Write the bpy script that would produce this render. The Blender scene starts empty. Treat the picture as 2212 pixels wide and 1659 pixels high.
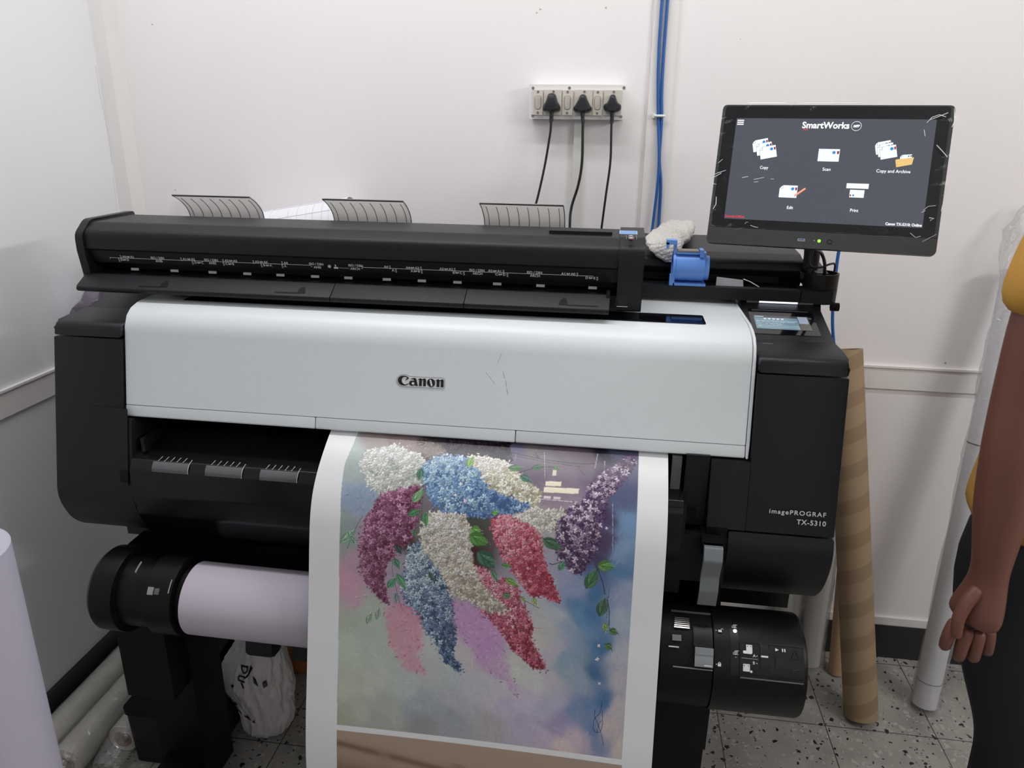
import bpy, bmesh, math, random
import numpy as np
from mathutils import Vector, Matrix
random.seed(7)
S = bpy.context.scene
COL = S.collection
PI = math.pi

# ---------------- camera ----------------
yaw, pitch, roll = math.radians(7.923), math.radians(19.089), math.radians(-0.740)
fw = Vector((-math.sin(yaw)*math.cos(pitch), math.cos(yaw)*math.cos(pitch), -math.sin(pitch)))
rt = Vector((math.cos(yaw), math.sin(yaw), 0)); dn = fw.cross(rt)
r2 = rt*math.cos(roll)+dn*math.sin(roll); d2 = -rt*math.sin(roll)+dn*math.cos(roll)
cam = bpy.data.cameras.new('camera'); camo = bpy.data.objects.new('camera', cam); COL.objects.link(camo)
m = Matrix.Identity(4)
for i in range(3):
    m[i][0] = r2[i]; m[i][1] = -d2[i]; m[i][2] = -fw[i]
m.translation = Vector((0, 0, 1.6)); camo.matrix_world = m
cam.sensor_width = 36; cam.sensor_fit = 'HORIZONTAL'; cam.lens = 1600/2212*36
cam.clip_start = 0.02
cam.dof.use_dof = True; cam.dof.focus_distance = 1.62; cam.dof.aperture_fstop = 7.0
S.camera = camo
# ---------------- colour management, world, room lamps ----------------
S.view_settings.view_transform = 'Standard'; S.view_settings.look = 'None'
S.view_settings.gamma = 1; S.view_settings.use_curve_mapping = False
S.view_settings.exposure = 0.1
W = bpy.data.worlds.new('world'); S.world = W; W.use_nodes = True
W.node_tree.nodes['Background'].inputs[0].default_value = (.8, .85, 1, 1)
W.node_tree.nodes['Background'].inputs[1].default_value = 0.02
def area(name, loc, rot, sx, sy, power, color):
    l = bpy.data.lights.new(name, 'AREA'); l.shape = 'RECTANGLE'; l.size = sx; l.size_y = sy
    l.energy = power; l.color = color
    o = bpy.data.objects.new(name, l); COL.objects.link(o); o.location = loc; o.rotation_euler = rot
    return o
area('ceiling_light_right', (0.45, 1.30, 2.86), (0, 0, 0), 1.2, .10, 8.5, (1, .975, .955))
area('ceiling_light_left', (-.75, 1.35, 2.86), (0, 0, 0), 1.2, .10, 13, (.97, .975, 1))
area('wall_light_right', (2.26, .35, 2.35), (0, math.radians(80), 0), .10, 1.2, 26, (1, .985, .98))
area('wall_light_front', (1.2, -1.55, 2.35), (math.radians(80), 0, 0), 1.2, .10, 3, (.92, .96, 1))

# ---------------- materials ----------------
MATS = {}
def N(nt, t, **k):
    n = nt.nodes.new(t)
    for a, v in k.items(): setattr(n, a, v)
    return n
def mat(name, col=(.5, .5, .5), rough=.5, metal=0, bump=None, var=0, vscale=8, spec=.5, emis=None, estr=0, trans=0, alpha=1, coat=0, sss=0, ior=None):
    if name in MATS: return MATS[name]
    M = bpy.data.materials.new(name); M.use_nodes = True; nt = M.node_tree; b = nt.nodes['Principled BSDF']
    b.inputs['Base Color'].default_value = (*col, 1); b.inputs['Roughness'].default_value = rough
    b.inputs['Metallic'].default_value = metal; b.inputs['Specular IOR Level'].default_value = spec
    b.inputs['Transmission Weight'].default_value = trans; b.inputs['Alpha'].default_value = alpha
    b.inputs['Coat Weight'].default_value = coat
    if ior: b.inputs['IOR'].default_value = ior
    if emis: b.inputs['Emission Color'].default_value = (*emis, 1); b.inputs['Emission Strength'].default_value = estr
    tc = N(nt, 'ShaderNodeTexCoord')
    if var:
        n = N(nt, 'ShaderNodeTexNoise'); n.inputs['Scale'].default_value = vscale; n.inputs['Detail'].default_value = 5
        nt.links.new(tc.outputs['Object'], n.inputs['Vector'])
        mx = N(nt, 'ShaderNodeMix', data_type='RGBA')
        mx.inputs[6].default_value = (*[c*(1-var) for c in col], 1); mx.inputs[7].default_value = (*[min(1, c*(1+var)) for c in col], 1)
        nt.links.new(n.outputs['Fac'], mx.inputs[0]); nt.links.new(mx.outputs[2], b.inputs['Base Color'])
    if bump:
        sc, st = bump
        n2 = N(nt, 'ShaderNodeTexNoise'); n2.inputs['Scale'].default_value = sc; n2.inputs['Detail'].default_value = 3
        nt.links.new(tc.outputs['Object'], n2.inputs['Vector'])
        bp = N(nt, 'ShaderNodeBump'); bp.inputs['Strength'].default_value = st; bp.inputs['Distance'].default_value = .002
        nt.links.new(n2.outputs['Fac'], bp.inputs['Height']); nt.links.new(bp.outputs['Normal'], b.inputs['Normal'])
    MATS[name] = M
    return M
BLK = mat('black_textured_plastic', (.0045, .0060, .0075), .42, bump=(900, .2), spec=.32)
BLK2 = mat('dark_satin_plastic', (.005, .0058, .0075), .38, bump=(500, .08), spec=.3)
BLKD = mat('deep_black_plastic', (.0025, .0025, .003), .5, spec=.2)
DRM = mat('drum_shade_black', (.0028, .003, .0035), .36, bump=(900, .15), spec=.22)  # body plastic made darker, putting the drums' shade into the colour
GLB = mat('gloss_black', (.004, .004, .006), .06)
GRYP = mat('mid_grey_plastic', (.10, .11, .12), .4)
WCOV = mat('white_cover_plastic', (.70, .745, .765), .33, bump=(900, .16))
WCOVE = mat('white_cover_edge', (.72, .76, .79), .35)
WALLM = mat('wall_paint', (.83, .805, .80), .62, bump=(26, .22), var=.025, vscale=3)
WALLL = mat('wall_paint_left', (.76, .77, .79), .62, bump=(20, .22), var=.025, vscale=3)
TRIM = mat('trim_paint', (.77, .745, .725), .55, bump=(40, .25), var=.04, vscale=10)
BASE = mat('black_skirting_stone', (.017, .018, .019), .35, var=.3, vscale=15)
LABW = mat('white_print', (.62, .64, .66), .5)
METL = mat('bright_metal', (.75, .74, .72), .25, metal=1)
CORDM = mat('black_rubber', (.009, .009, .010), .4)
BLUEC = mat('blue_cable', (.012, .10, .36), .4)
BLUEP = mat('light_blue_plastic', (.115, .29, .75), .38)
PAPER = mat('shaded_paper', (.48, .44, .51), .7, bump=(60, .04))  # white roll paper darkened, shade under the machine put into its colour
PAPERW = mat('white_paper', (.80, .80, .84), .6, bump=(30, .06))
CREAM = mat('cream_switch_plastic', (.60, .56, .49), .35)
PLATE = mat('white_switch_plate', (.76, .755, .745), .35)

# ---------------- mesh helpers ----------------
def mesh_obj(name, verts, faces, material, parent=None, smooth=None, mats=None, fmi=None):
    me = bpy.data.meshes.new(name); me.from_pydata([tuple(v) for v in verts], [], faces); me.validate(); me.update()
    return fin(name, me, material, parent, smooth, mats, fmi)
def fin(name, me, material, parent=None, smooth=None, mats=None, fmi=None):
    for mm_ in (mats or [material]): me.materials.append(mm_)
    if fmi:
        for i, p in enumerate(me.polygons): p.material_index = fmi[i]
    if smooth is not None:
        me.shade_smooth()
        if smooth < 180: me.set_sharp_from_angle(angle=math.radians(smooth))
    o = bpy.data.objects.new(name, me); COL.objects.link(o)
    if parent is not None:
        o.parent = parent; o.matrix_parent_inverse = wmat(parent).inverted()
    return o
def wmat(o):
    b = Matrix.LocRotScale(o.location, o.rotation_euler, o.scale)
    if o.parent is not None: return wmat(o.parent) @ o.matrix_parent_inverse @ b
    return b
def bm_obj(name, bm, material, parent=None, smooth=35, bevel=0, seg=2):
    if bevel:
        es = [e for e in bm.edges if len(e.link_faces) == 2 and e.calc_face_angle(0) > .5]
        if es: bmesh.ops.bevel(bm, geom=es, offset=bevel, segments=seg, profile=.5, affect='EDGES', clamp_overlap=True)
    bmesh.ops.recalc_face_normals(bm, faces=bm.faces)
    me = bpy.data.meshes.new(name); bm.to_mesh(me); bm.free()
    return fin(name, me, material, parent, smooth)
def thing(name, label, cat, loc=(0, 0, 0), group=None, rot=None):
    o = bpy.data.objects.new(name, None); COL.objects.link(o); o.location = loc; o.empty_display_size = .05
    if rot: o.rotation_euler = rot
    return tag(o, label, cat, group)
def tag(o, label, cat, group=None, kind=None):
    o['label'] = label; o['category'] = cat
    if group: o['group'] = group
    if kind: o['kind'] = kind
    return o
def struct(o): o['kind'] = 'structure'; return o
def add_box(bm, x0, x1, y0, y1, z0, z1, M=None):
    vs = [bm.verts.new(Vector(p) if M is None else M @ Vector(p)) for p in
          [(x0, y0, z0), (x1, y0, z0), (x1, y1, z0), (x0, y1, z0), (x0, y0, z1), (x1, y0, z1), (x1, y1, z1), (x0, y1, z1)]]
    for f in [(0, 3, 2, 1), (4, 5, 6, 7), (0, 1, 5, 4), (1, 2, 6, 5), (2, 3, 7, 6), (3, 0, 4, 7)]:
        bm.faces.new([vs[i] for i in f])
def box(name, x0, x1, y0, y1, z0, z1, material, parent=None, bevel=.002, M=None, seg=2):
    bm = bmesh.new(); add_box(bm, x0, x1, y0, y1, z0, z1, M)
    return bm_obj(name, bm, material, parent, 35, bevel, seg)
def fillet(P, r, n=5):
    """rounded polygon; P list of (y,z) or (y,z,radius)"""
    out = []
    for i in range(len(P)):
        p = Vector(P[i][:2]); rr = P[i][2] if len(P[i]) > 2 else r
        a = Vector(P[i-1][:2]); b = Vector(P[(i+1) % len(P)][:2])
        u = (a-p); v = (b-p)
        if rr <= 0 or u.length < 1e-6 or v.length < 1e-6: out.append(tuple(p)); continue
        ang = u.angle(v)
        if ang > 3.05: out.append(tuple(p)); continue
        d = min(rr/math.tan(ang/2), u.length*.48, v.length*.48)
        s = p+u.normalized()*d; e = p+v.normalized()*d
        for k in range(n+1):
            t = k/n; out.append(tuple((1-t)**2*s+2*t*(1-t)*p+t*t*e))
    return out
def prism(name, prof, x0, x1, material, parent=None, r=0, bevel=0, smooth=40, n=5, seg=2):
    P = fillet(prof, r, n) if (r or any(len(p) > 2 for p in prof)) else [p[:2] for p in prof]
    bm = bmesh.new()
    A = [bm.verts.new((x0, y, z)) for y, z in P]; B = [bm.verts.new((x1, y, z)) for y, z in P]
    k = len(P)
    for i in range(k): bm.faces.new((A[i], A[(i+1) % k], B[(i+1) % k], B[i]))
    fa = bm.faces.new(A); fb = bm.faces.new(B[::-1])
    if bevel:
        es = list(set(list(fa.edges)+list(fb.edges)))
        bmesh.ops.bevel(bm, geom=es, offset=bevel, segments=seg, profile=.5, affect='EDGES', clamp_overlap=True)
    bmesh.ops.recalc_face_normals(bm, faces=bm.faces)
    me = bpy.data.meshes.new(name); bm.to_mesh(me); bm.free()
    return fin(name, me, material, parent, smooth)
def catmull(P, n=8):
    P = [Vector(p) for p in P]; Q = []
    for i in range(len(P)-1):
        a = P[max(i-1, 0)]; b = P[i]; c = P[i+1]; d = P[min(i+2, len(P)-1)]
        for k in range(n):
            t = k/n; Q.append(.5*((2*b)+(-a+c)*t+(2*a-5*b+4*c-d)*t*t+(-a+3*b-3*c+d)*t**3))
    Q.append(P[-1]); return Q
def add_tube(bm, pts, r, seg=12, caps=True, rfun=None):
    pts = [Vector(p) for p in pts]; rings = []
    up = Vector((0, 0, 1)); prev = None
    for i, p in enumerate(pts):
        t = (pts[min(i+1, len(pts)-1)]-pts[max(i-1, 0)]).normalized()
        if prev is None:
            a = t.cross(up) if abs(t.dot(up)) < .95 else t.cross(Vector((1, 0, 0)))
        else: a = prev - t*prev.dot(t)
        a.normalize(); prev = a; b = t.cross(a)
        rr = rfun(i/(len(pts)-1)) if rfun else (r[i] if isinstance(r, (list, tuple)) else r)
        rings.append([bm.verts.new(p+(a*math.cos(2*PI*k/seg)+b*math.sin(2*PI*k/seg))*rr) for k in range(seg)])
    for i in range(len(rings)-1):
        for k in range(seg):
            bm.faces.new((rings[i][k], rings[i][(k+1) % seg], rings[i+1][(k+1) % seg], rings[i+1][k]))
    if caps: bm.faces.new(rings[0][::-1]); bm.faces.new(rings[-1])
def tube(name, pts, r, material, parent=None, seg=12, n=8, smooth=50, curve=True):
    bm = bmesh.new(); add_tube(bm, catmull(pts, n) if curve and len(pts) > 2 else pts, r, seg)
    return bm_obj(name, bm, material, parent, smooth)
def add_pipe(bm, a, b, ro, ri, seg=40):
    """hollow cylinder from a to b"""
    a = Vector(a); b = Vector(b); t = (b-a).normalized()
    u = t.cross(Vector((0, 0, 1))) if abs(t.z) < .9 else t.cross(Vector((1, 0, 0)))
    u.normalize(); v = t.cross(u); R = []
    for p, r in ((a, ri), (a, ro), (b, ro), (b, ri)):
        R.append([bm.verts.new(p+(u*math.cos(2*PI*k/seg)+v*math.sin(2*PI*k/seg))*r) for k in range(seg)])
    for i in range(4):
        for k in range(seg):
            bm.faces.new((R[i][k], R[i][(k+1) % seg], R[(i+1) % 4][(k+1) % seg], R[(i+1) % 4][k]))
def lathe_x(name, prof, yc, zc, material, parent=None, seg=64, smooth=35):
    """revolve (x, r) profile about the X-parallel axis through (yc, zc)"""
    bm = bmesh.new(); R = []
    for x, r in prof:
        R.append([bm.verts.new((x, yc-r*math.cos(2*PI*k/seg), zc+r*math.sin(2*PI*k/seg))) for k in range(seg)] if r > 1e-6 else [bm.verts.new((x, yc, zc))])
    for i in range(len(R)-1):
        A, B = R[i], R[i+1]
        for k in range(seg):
            if len(A) == 1: bm.faces.new((A[0], B[k], B[(k+1) % seg]))
            elif len(B) == 1: bm.faces.new((A[k], B[0], A[(k+1) % seg]))
            else: bm.faces.new((A[k], B[k], B[(k+1) % seg], A[(k+1) % seg]))
    return bm_obj(name, bm, material, parent, smooth)
def pl(frame, pts2, h=0):
    o, ux, uy, nn = frame
    return [o+ux*a+uy*b+nn*h for a, b in pts2]
def decal(name, frame, polys, material, parent=None, h0=.0002, h1=.0008):
    """thin raised shapes: list of polygons (2D) on a frame (origin, ux, uy, normal)"""
    bm = bmesh.new()
    for P in polys:
        A = [bm.verts.new(p) for p in pl(frame, P, h0)]; B = [bm.verts.new(p) for p in pl(frame, P, h1)]
        k = len(P)
        bm.faces.new(B); bm.faces.new(A[::-1])
        for i in range(k): bm.faces.new((A[i], A[(i+1) % k], B[(i+1) % k], B[i]))
    bmesh.ops.recalc_face_normals(bm, faces=bm.faces)
    me = bpy.data.meshes.new(name); bm.to_mesh(me); bm.free()
    return fin(name, me, material, parent)
def decals(name, frame, polys, *a, **k):
    return [decal(name, frame, [p], *a, **k) for p in polys]
def rect(x0, x1, y0, y1): return [(x0, y0), (x1, y0), (x1, y1), (x0, y1)]
def rrect(x0, x1, y0, y1, r=.003, n=4): return fillet([(x0, y0), (x1, y0), (x1, y1), (x0, y1)], r, n)
def circ(x, y, r, n=20, a0=0): return [(x+r*math.cos(a0+2*PI*k/n), y+r*math.sin(a0+2*PI*k/n)) for k in range(n)]
def line2(p, q, w):
    p = Vector(p); q = Vector(q); d = (q-p).normalized(); n = Vector((-d.y, d.x))*w/2
    return [tuple(p+n), tuple(p-n), tuple(q-n), tuple(q+n)]
def text_geo(s, size, align='LEFT', bold=0, spacing=1.0, shear=0):
    c = bpy.data.curves.new('t', 'FONT'); c.body = s; c.size = size; c.align_x = align; c.offset = bold; c.space_character = spacing; c.shear = shear
    c.resolution_u = 3
    o = bpy.data.objects.new('t', c); COL.objects.link(o)
    me = bpy.data.meshes.new_from_object(o)
    V_ = [(v.co.x, v.co.y) for v in me.vertices]; F_ = [tuple(p.vertices) for p in me.polygons]
    bpy.data.objects.remove(o); bpy.data.curves.remove(c); bpy.data.meshes.remove(me)
    return V_, F_
def texts(name, frame, items, material, parent=None, h=.0008, mapf=None):
    """items: (string, x, y, size, align, bold, spacing) all merged into one printed marking"""
    Vs, Fs = [], []
    for it in items:
        s, x, y, size = it[:4]; al = it[4] if len(it) > 4 else 'LEFT'; bo = it[5] if len(it) > 5 else 0; sp = it[6] if len(it) > 6 else 1
        sx = it[7] if len(it) > 7 else 1; sh = it[8] if len(it) > 8 else 0
        v, f = text_geo(s, size, al, bo, sp, sh); k = len(Vs)
        if isinstance(sx, tuple):                       # ('w', width): stretch the word to a measured width
            xs_ = [a for a, _ in v]; f_ = sx[1]/(max(xs_)-min(xs_)); off_ = -min(xs_)*f_ if al == 'LEFT' else (-max(xs_)*f_ if al == 'RIGHT' else 0)
            P2 = [(x+a*f_+off_, y+b) for a, b in v]
        else: P2 = [(x+a*sx, y+b) for a, b in v]
        Vs += [mapf(a, b) for a, b in P2] if mapf else pl(frame, P2, h)
        Fs += [tuple(i+k for i in ff) for ff in f]
    return mesh_obj(name, Vs, Fs, material, parent)
def copy_tree(o, parent=None):
    c = o.copy(); COL.objects.link(c)
    if parent is not None: c.parent = parent
    for ch in list(o.children): copy_tree(ch, c)
    return c
# =====================================================================
# THE ROOM
# =====================================================================
YB = 2.137; XL = -1.48; XR = 2.3; YF = -1.6; ZC = 2.9
def quad(name, P, material): return mesh_obj(name, P, [(0, 1, 2, 3)], material)
# terrazzo floor
M = bpy.data.materials.new('terrazzo'); M.use_nodes = True; nt = M.node_tree; b = nt.nodes['Principled BSDF']; b.inputs['Roughness'].default_value = .28
tc = N(nt, 'ShaderNodeTexCoord')
def ramp(nt, pos, cols, interp='LINEAR'):
    r = N(nt, 'ShaderNodeValToRGB'); cr_ = r.color_ramp; cr_.interpolation = interp
    while len(cr_.elements) < len(pos): cr_.elements.new(.5)
    for e, p, c in zip(cr_.elements, pos, cols): e.position = p; e.color = (*c, 1)
    return r
def mixc(nt, fac, a, b_, blend='MIX'):
    mx = N(nt, 'ShaderNodeMix', data_type='RGBA', blend_type=blend)
    for s_, v in ((0, fac), (6, a), (7, b_)):
        if isinstance(v, (int, float)): mx.inputs[s_].default_value = v
        elif isinstance(v, tuple): mx.inputs[s_].default_value = (*v, 1)
        else: nt.links.new(v, mx.inputs[s_])
    return mx.outputs[2]
def mth(nt, op, a, b_=None, c=None):
    n = N(nt, 'ShaderNodeMath', operation=op)
    for i, v in enumerate((a, b_, c)):
        if v is None: continue
        if isinstance(v, (int, float)): n.inputs[i].default_value = v
        else: nt.links.new(v, n.inputs[i])
    return n.outputs[0]
nz = N(nt, 'ShaderNodeTexNoise'); nz.inputs['Scale'].default_value = 60; nt.links.new(tc.outputs['Object'], nz.inputs['Vector'])
vadd = N(nt, 'ShaderNodeMixRGB', blend_type='LINEAR_LIGHT'); vadd.inputs[0].default_value = .012
nt.links.new(tc.outputs['Object'], vadd.inputs[1]); nt.links.new(nz.outputs['Color'], vadd.inputs[2])
def chips(scale, thr, keep, elong=(1, 1, 1)):
    mp = N(nt, 'ShaderNodeMapping'); mp.inputs['Scale'].default_value = elong; nt.links.new(vadd.outputs[0], mp.inputs['Vector'])
    v = N(nt, 'ShaderNodeTexVoronoi'); v.inputs['Scale'].default_value = scale; nt.links.new(mp.outputs[0], v.inputs['Vector'])
    sep = N(nt, 'ShaderNodeSeparateColor'); nt.links.new(v.outputs['Color'], sep.inputs[0])
    th = mth(nt, 'MULTIPLY_ADD', sep.outputs[1], thr*.9, thr*.35)
    return mth(nt, 'MULTIPLY', mth(nt, 'LESS_THAN', v.outputs['Distance'], th), mth(nt, 'GREATER_THAN', sep.outputs[0], keep)), sep.outputs[2]
n3 = N(nt, 'ShaderNodeTexNoise'); n3.inputs['Scale'].default_value = 9; n3.inputs['Detail'].default_value = 6; nt.links.new(tc.outputs['Object'], n3.inputs['Vector'])
basec = ramp(nt, [.3, .7], [(.28, .275, .25), (.40, .395, .36)]); nt.links.new(n3.outputs['Fac'], basec.inputs[0])
c0 = basec.outputs[0]
k, rnd = chips(60, .34, .45); c0 = mixc(nt, k, c0, (.46, .44, .41))
k, rnd = chips(75, .30, .6, (1, 1.3, 1)); c0 = mixc(nt, k, c0, (.46, .37, .33))
k, rnd = chips(52, .30, .52, (1.2, .9, 1)); c0 = mixc(nt, k, c0, (.012, .012, .012))
k, rnd = chips(90, .26, .72); c0 = mixc(nt, k, c0, (.012, .012, .012))
k, rnd = chips(85, .18, .88); c0 = mixc(nt, k, c0, (.50, .49, .47))
sx = N(nt, 'ShaderNodeSeparateXYZ'); nt.links.new(tc.outputs['Object'], sx.inputs[0])
def joint(out, off):
    f = mth(nt, 'FRACT', mth(nt, 'DIVIDE', mth(nt, 'ADD', out, off), .3))
    return mth(nt, 'LESS_THAN', mth(nt, 'ABSOLUTE', mth(nt, 'SUBTRACT', f, .5)), .0045)
jj = mth(nt, 'MAXIMUM', joint(sx.outputs[0], 3-.365+.15), joint(sx.outputs[1], 3-1.79+.15))
c0 = mixc(nt, jj, c0, (.045, .043, .04)); nt.links.new(c0, b.inputs['Base Color'])
TERR = M
struct(quad('floor', [(XL-.1, YF, 0), (XR, YF, 0), (XR, YB+.1, 0), (XL-.1, YB+.1, 0)], TERR))
struct(box('wall_back', XL-.1, XR+.1, YB, YB+.1, 0, ZC, WALLM, bevel=0))
struct(box('wall_left', XL-.1, XL, YF, YB, 0, ZC, WALLL, bevel=0))
struct(box('wall_right', XR, XR+.1, YF, YB, 0, ZC, WALLM, bevel=0))
struct(box('wall_front', XL-.1, XR+.1, YF-.1, YF, 0, ZC, WALLM, bevel=0))
struct(quad('ceiling', [(XL-.1, YF, ZC), (XL-.1, YB, ZC), (XR, YB, ZC), (XR, YF, ZC)], mat('ceiling_paint', (.78, .78, .78), .7)))
# skirting, rails, battens
struct(box('baseboard_back', XL, XR, YB-.014, YB, 0, .12, BASE, bevel=.002))
struct(box('baseboard_left', XL, XL+.014, YF, YB-.014, 0, .12, BASE, bevel=.002))
def strip_with_lips(name, along, z0, z1, d):
    bm = bmesh.new()
    if along == 'x':
        add_box(bm, XL, XR, YB-d, YB, z0, z1); add_box(bm, XL, XR, YB-d-.004, YB, z1, z1+.006)
    else:
        add_box(bm, XL, XL+d, YF, YB-d-.004, z0, z1); add_box(bm, XL, XL+d+.004, YF, YB-d-.004, z1, z1+.006)
    return struct(bm_obj(name, bm, TRIM, None, 35, .0015))
strip_with_lips('trim_1', 'x', .907, .970, .007)
strip_with_lips('trim_2', 'y', .907, .970, .007)
struct(box('trim_3', XL+.014, XR, YB-.01, YB, .12, .147, TRIM, bevel=.002))
struct(box('trim_4', XL, XL+.042, YB-.062, YB, .0, ZC, TRIM, bevel=.004))       # boxed corner batten
struct(box('trim_5', .058, .121, YB-.009, YB, .147, ZC, TRIM, bevel=.002))      # batten behind the blue cables
struct(box('trim_6', -.135, -.112, YB-.012, YB, .147, 1.63, mat('conduit_plastic', (.70, .70, .66), .45), bevel=.002))  # cable trunking

# small nail marks and hairline cracks in the paint of the back wall
wb = bpy.data.objects['wall_back']; MK = mat('wall_mark_grey', (.42, .38, .34), .7); wf = (Vector((0, YB, 0)), Vector((1, 0, 0)), Vector((0, 0, 1)), Vector((0, -1, 0)))
rk = random.Random(4)
for x, z, r_ in ((-.235, 1.893, .0035), (-.065, 1.895, .003), (-.245, 1.885, .0025), (-1.335, 1.862, .003), (-1.33, 1.41, .0025), (.28, 1.82, .002), (.93, .99, .004)):
    decal('paint_mark', wf, [[(x+r_*rk.uniform(.5, 1.2)*math.cos(a_), z+r_*rk.uniform(.4, 1.0)*math.sin(a_)) for a_ in (0, 1, 2, 3, 4, 5)]], MK, wb, 0, .0003)
def crack(x, z0, z1, w=.0007):
    P = []; z = z1; xx = x
    while z > z0:
        zn = z-rk.uniform(.02, .05); xn = xx+rk.uniform(-.004, .004)
        if rk.random() < .75: P.append(line2((xx, z), (xn, zn), w*rk.uniform(.5, 1.2)))
        z, xx = zn, xn
    return P
for x, z0, z1 in ((.050, 1.30, 1.66), (.056, 1.55, 1.95)): decal('paint_crack', wf, crack(x, z0, z1), mat('crack_grey', (.60, .58, .56), .7), wb, 0, .0003)
wl = bpy.data.objects['wall_left']; wlf = (Vector((XL, 0, 0)), Vector((0, 1, 0)), Vector((0, 0, 1)), Vector((1, 0, 0)))
decal('paint_crack', wlf, crack(2.068, 1.25, 1.75, .0012), MATS['crack_grey'], wl, 0, .0003)

# =====================================================================
# PRINTER
# =====================================================================
PX = thing('large_format_printer', 'large black and white wide format printer with white front cover and a poster coming out', 'printer', (-.36, 1.6, 0))
L0, L1, C0, C1, R0, R1 = -1.14, -.975, -.985, .262, .194, .424
# side housings: YZ outlines measured from the machine's ends
back = 1.93
def side(name, x0, x1, low):
    P = [(1.262, .897), (1.252, .865), (1.259, .822), (1.29, .765)]+low+[(back, .72), (back, .897)]
    return P
# right block
def sm(pts): return [(p.x, p.y) for p in catmull([(a, b_, 0) for a, b_ in pts], 6)]
prism('lower_side_cover', sm([(1.261, .894), (1.2525, .862), (1.259, .820), (1.288, .764), (1.345, .717), (1.43, .70)])+[(back, .70), (back, .894)], .236, R1, BLK, PX, bevel=.004)
prism('ink_compartment_cover', [(1.262, .8975), (back, .8975), (back, 1.1835), (1.3245, 1.1835)], C1+.003, R1, BLK, PX, bevel=.003)
prism('ink_cover_inner', [(1.262, .8975), (back, .8975), (back, 1.0235), (1.2895, 1.0235)], R0+.001, C1+.0035, BLK, PX, bevel=.001)
top_shell = [(1.3265, 1.1865), (1.336, 1.212, .02), (1.385, 1.2165, .02), (1.445, 1.2165, .03), (1.61, 1.258, .006), (back, 1.258, .01), (back, 1.1865)]
prism('control_panel_housing', top_shell, C1+.003, R1, BLK2, PX, bevel=.006)
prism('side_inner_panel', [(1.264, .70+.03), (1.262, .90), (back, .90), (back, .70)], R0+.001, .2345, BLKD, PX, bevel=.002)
box('under_tray', .235, .392, 1.37, 1.85, .665, .703, BLK, PX, bevel=.012, seg=3)
# left block
prism('left_side_housing', [(1.3245, 1.1835)]+sm([(1.262, .90), (1.2545, .862), (1.261, .825), (1.285, .78), (1.33, .746), (1.40, .735)])+[(back, .735), (back, 1.1835)], L0, C0-.003, BLK, PX, bevel=.006)
prism('left_inner_housing', [(1.2890, 1.0235)]+sm([(1.262, .90), (1.2545, .862), (1.261, .825), (1.285, .78), (1.33, .746), (1.40, .735)])+[(back, .735), (back, 1.0235)], C0-.003, L1+.008, BLK, PX, bevel=.001)
prism('left_top_housing', top_shell, L0, C0-.003, BLK, PX, bevel=.006)
box('left_under_tray', -1.085, -.95, 1.37, 1.85, .70, .738, BLK, PX, bevel=.014, seg=3)
# slanted recess door on the left block
def slant(z, x, h=0):
    y = 1.26+(z-.9)*(1.325-1.26)/(1.187-.9)
    return Vector((x, y-h*.975, z+h*.22))
sl_fr = (slant(.9, 0), Vector((1, 0, 0)), (slant(1.18, 0)-slant(.9, 0)).normalized(), Vector((0, -.975, .22)))
decal('access_panel', sl_fr, [rrect(-1.057, -.975, -.012, .150, .004)], BLK, PX, 0, .0016)
decal('panel_latch', sl_fr, [rrect(-.992, -.974, -.005, .02, .002)], BLKD, PX, .0016, .003)
# front cover shell
FC = [(1.3035, 1.0515), (1.3365, 1.196, .0), (1.338, 1.209), (1.349, 1.229), (1.366, 1.2415), (1.392, 1.2485), (1.43, 1.25), (1.66, 1.25, .003), (1.66, 1.20), (1.42, 1.195), (1.395, 1.0515)]
cover = prism('front_cover', FC, C0, .2548, WCOV, PX, bevel=.004)
prism('cover_edge_trim', [(1.2975, 1.0265)]+[p[:2] for p in FC[:8]]+[(1.66, 1.20), (1.42, 1.195), (1.39, 1.0265)], .2562, C1, WCOVE, PX, bevel=.003)
TR = [(1.2975, 1.0265, .004), (1.3030, 1.0500), (1.395, 1.0500), (1.39, 1.0265)]
for x0, x1 in ((C0, -.5768), (-.5752, -.1742), (-.1726, .2548)):
    prism('lower_trim', TR, x0, x1, WCOV, PX, bevel=.002)
fr_top = (Vector((0, 0, 1.25)), Vector((1, 0, 0)), Vector((0, 1, 0)), Vector((0, 0, 1)))
decal('cover_window', fr_top, [rrect(-.896, .176, 1.411, 1.482, .006)], GLB, PX, -.0002, .0007)
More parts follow.
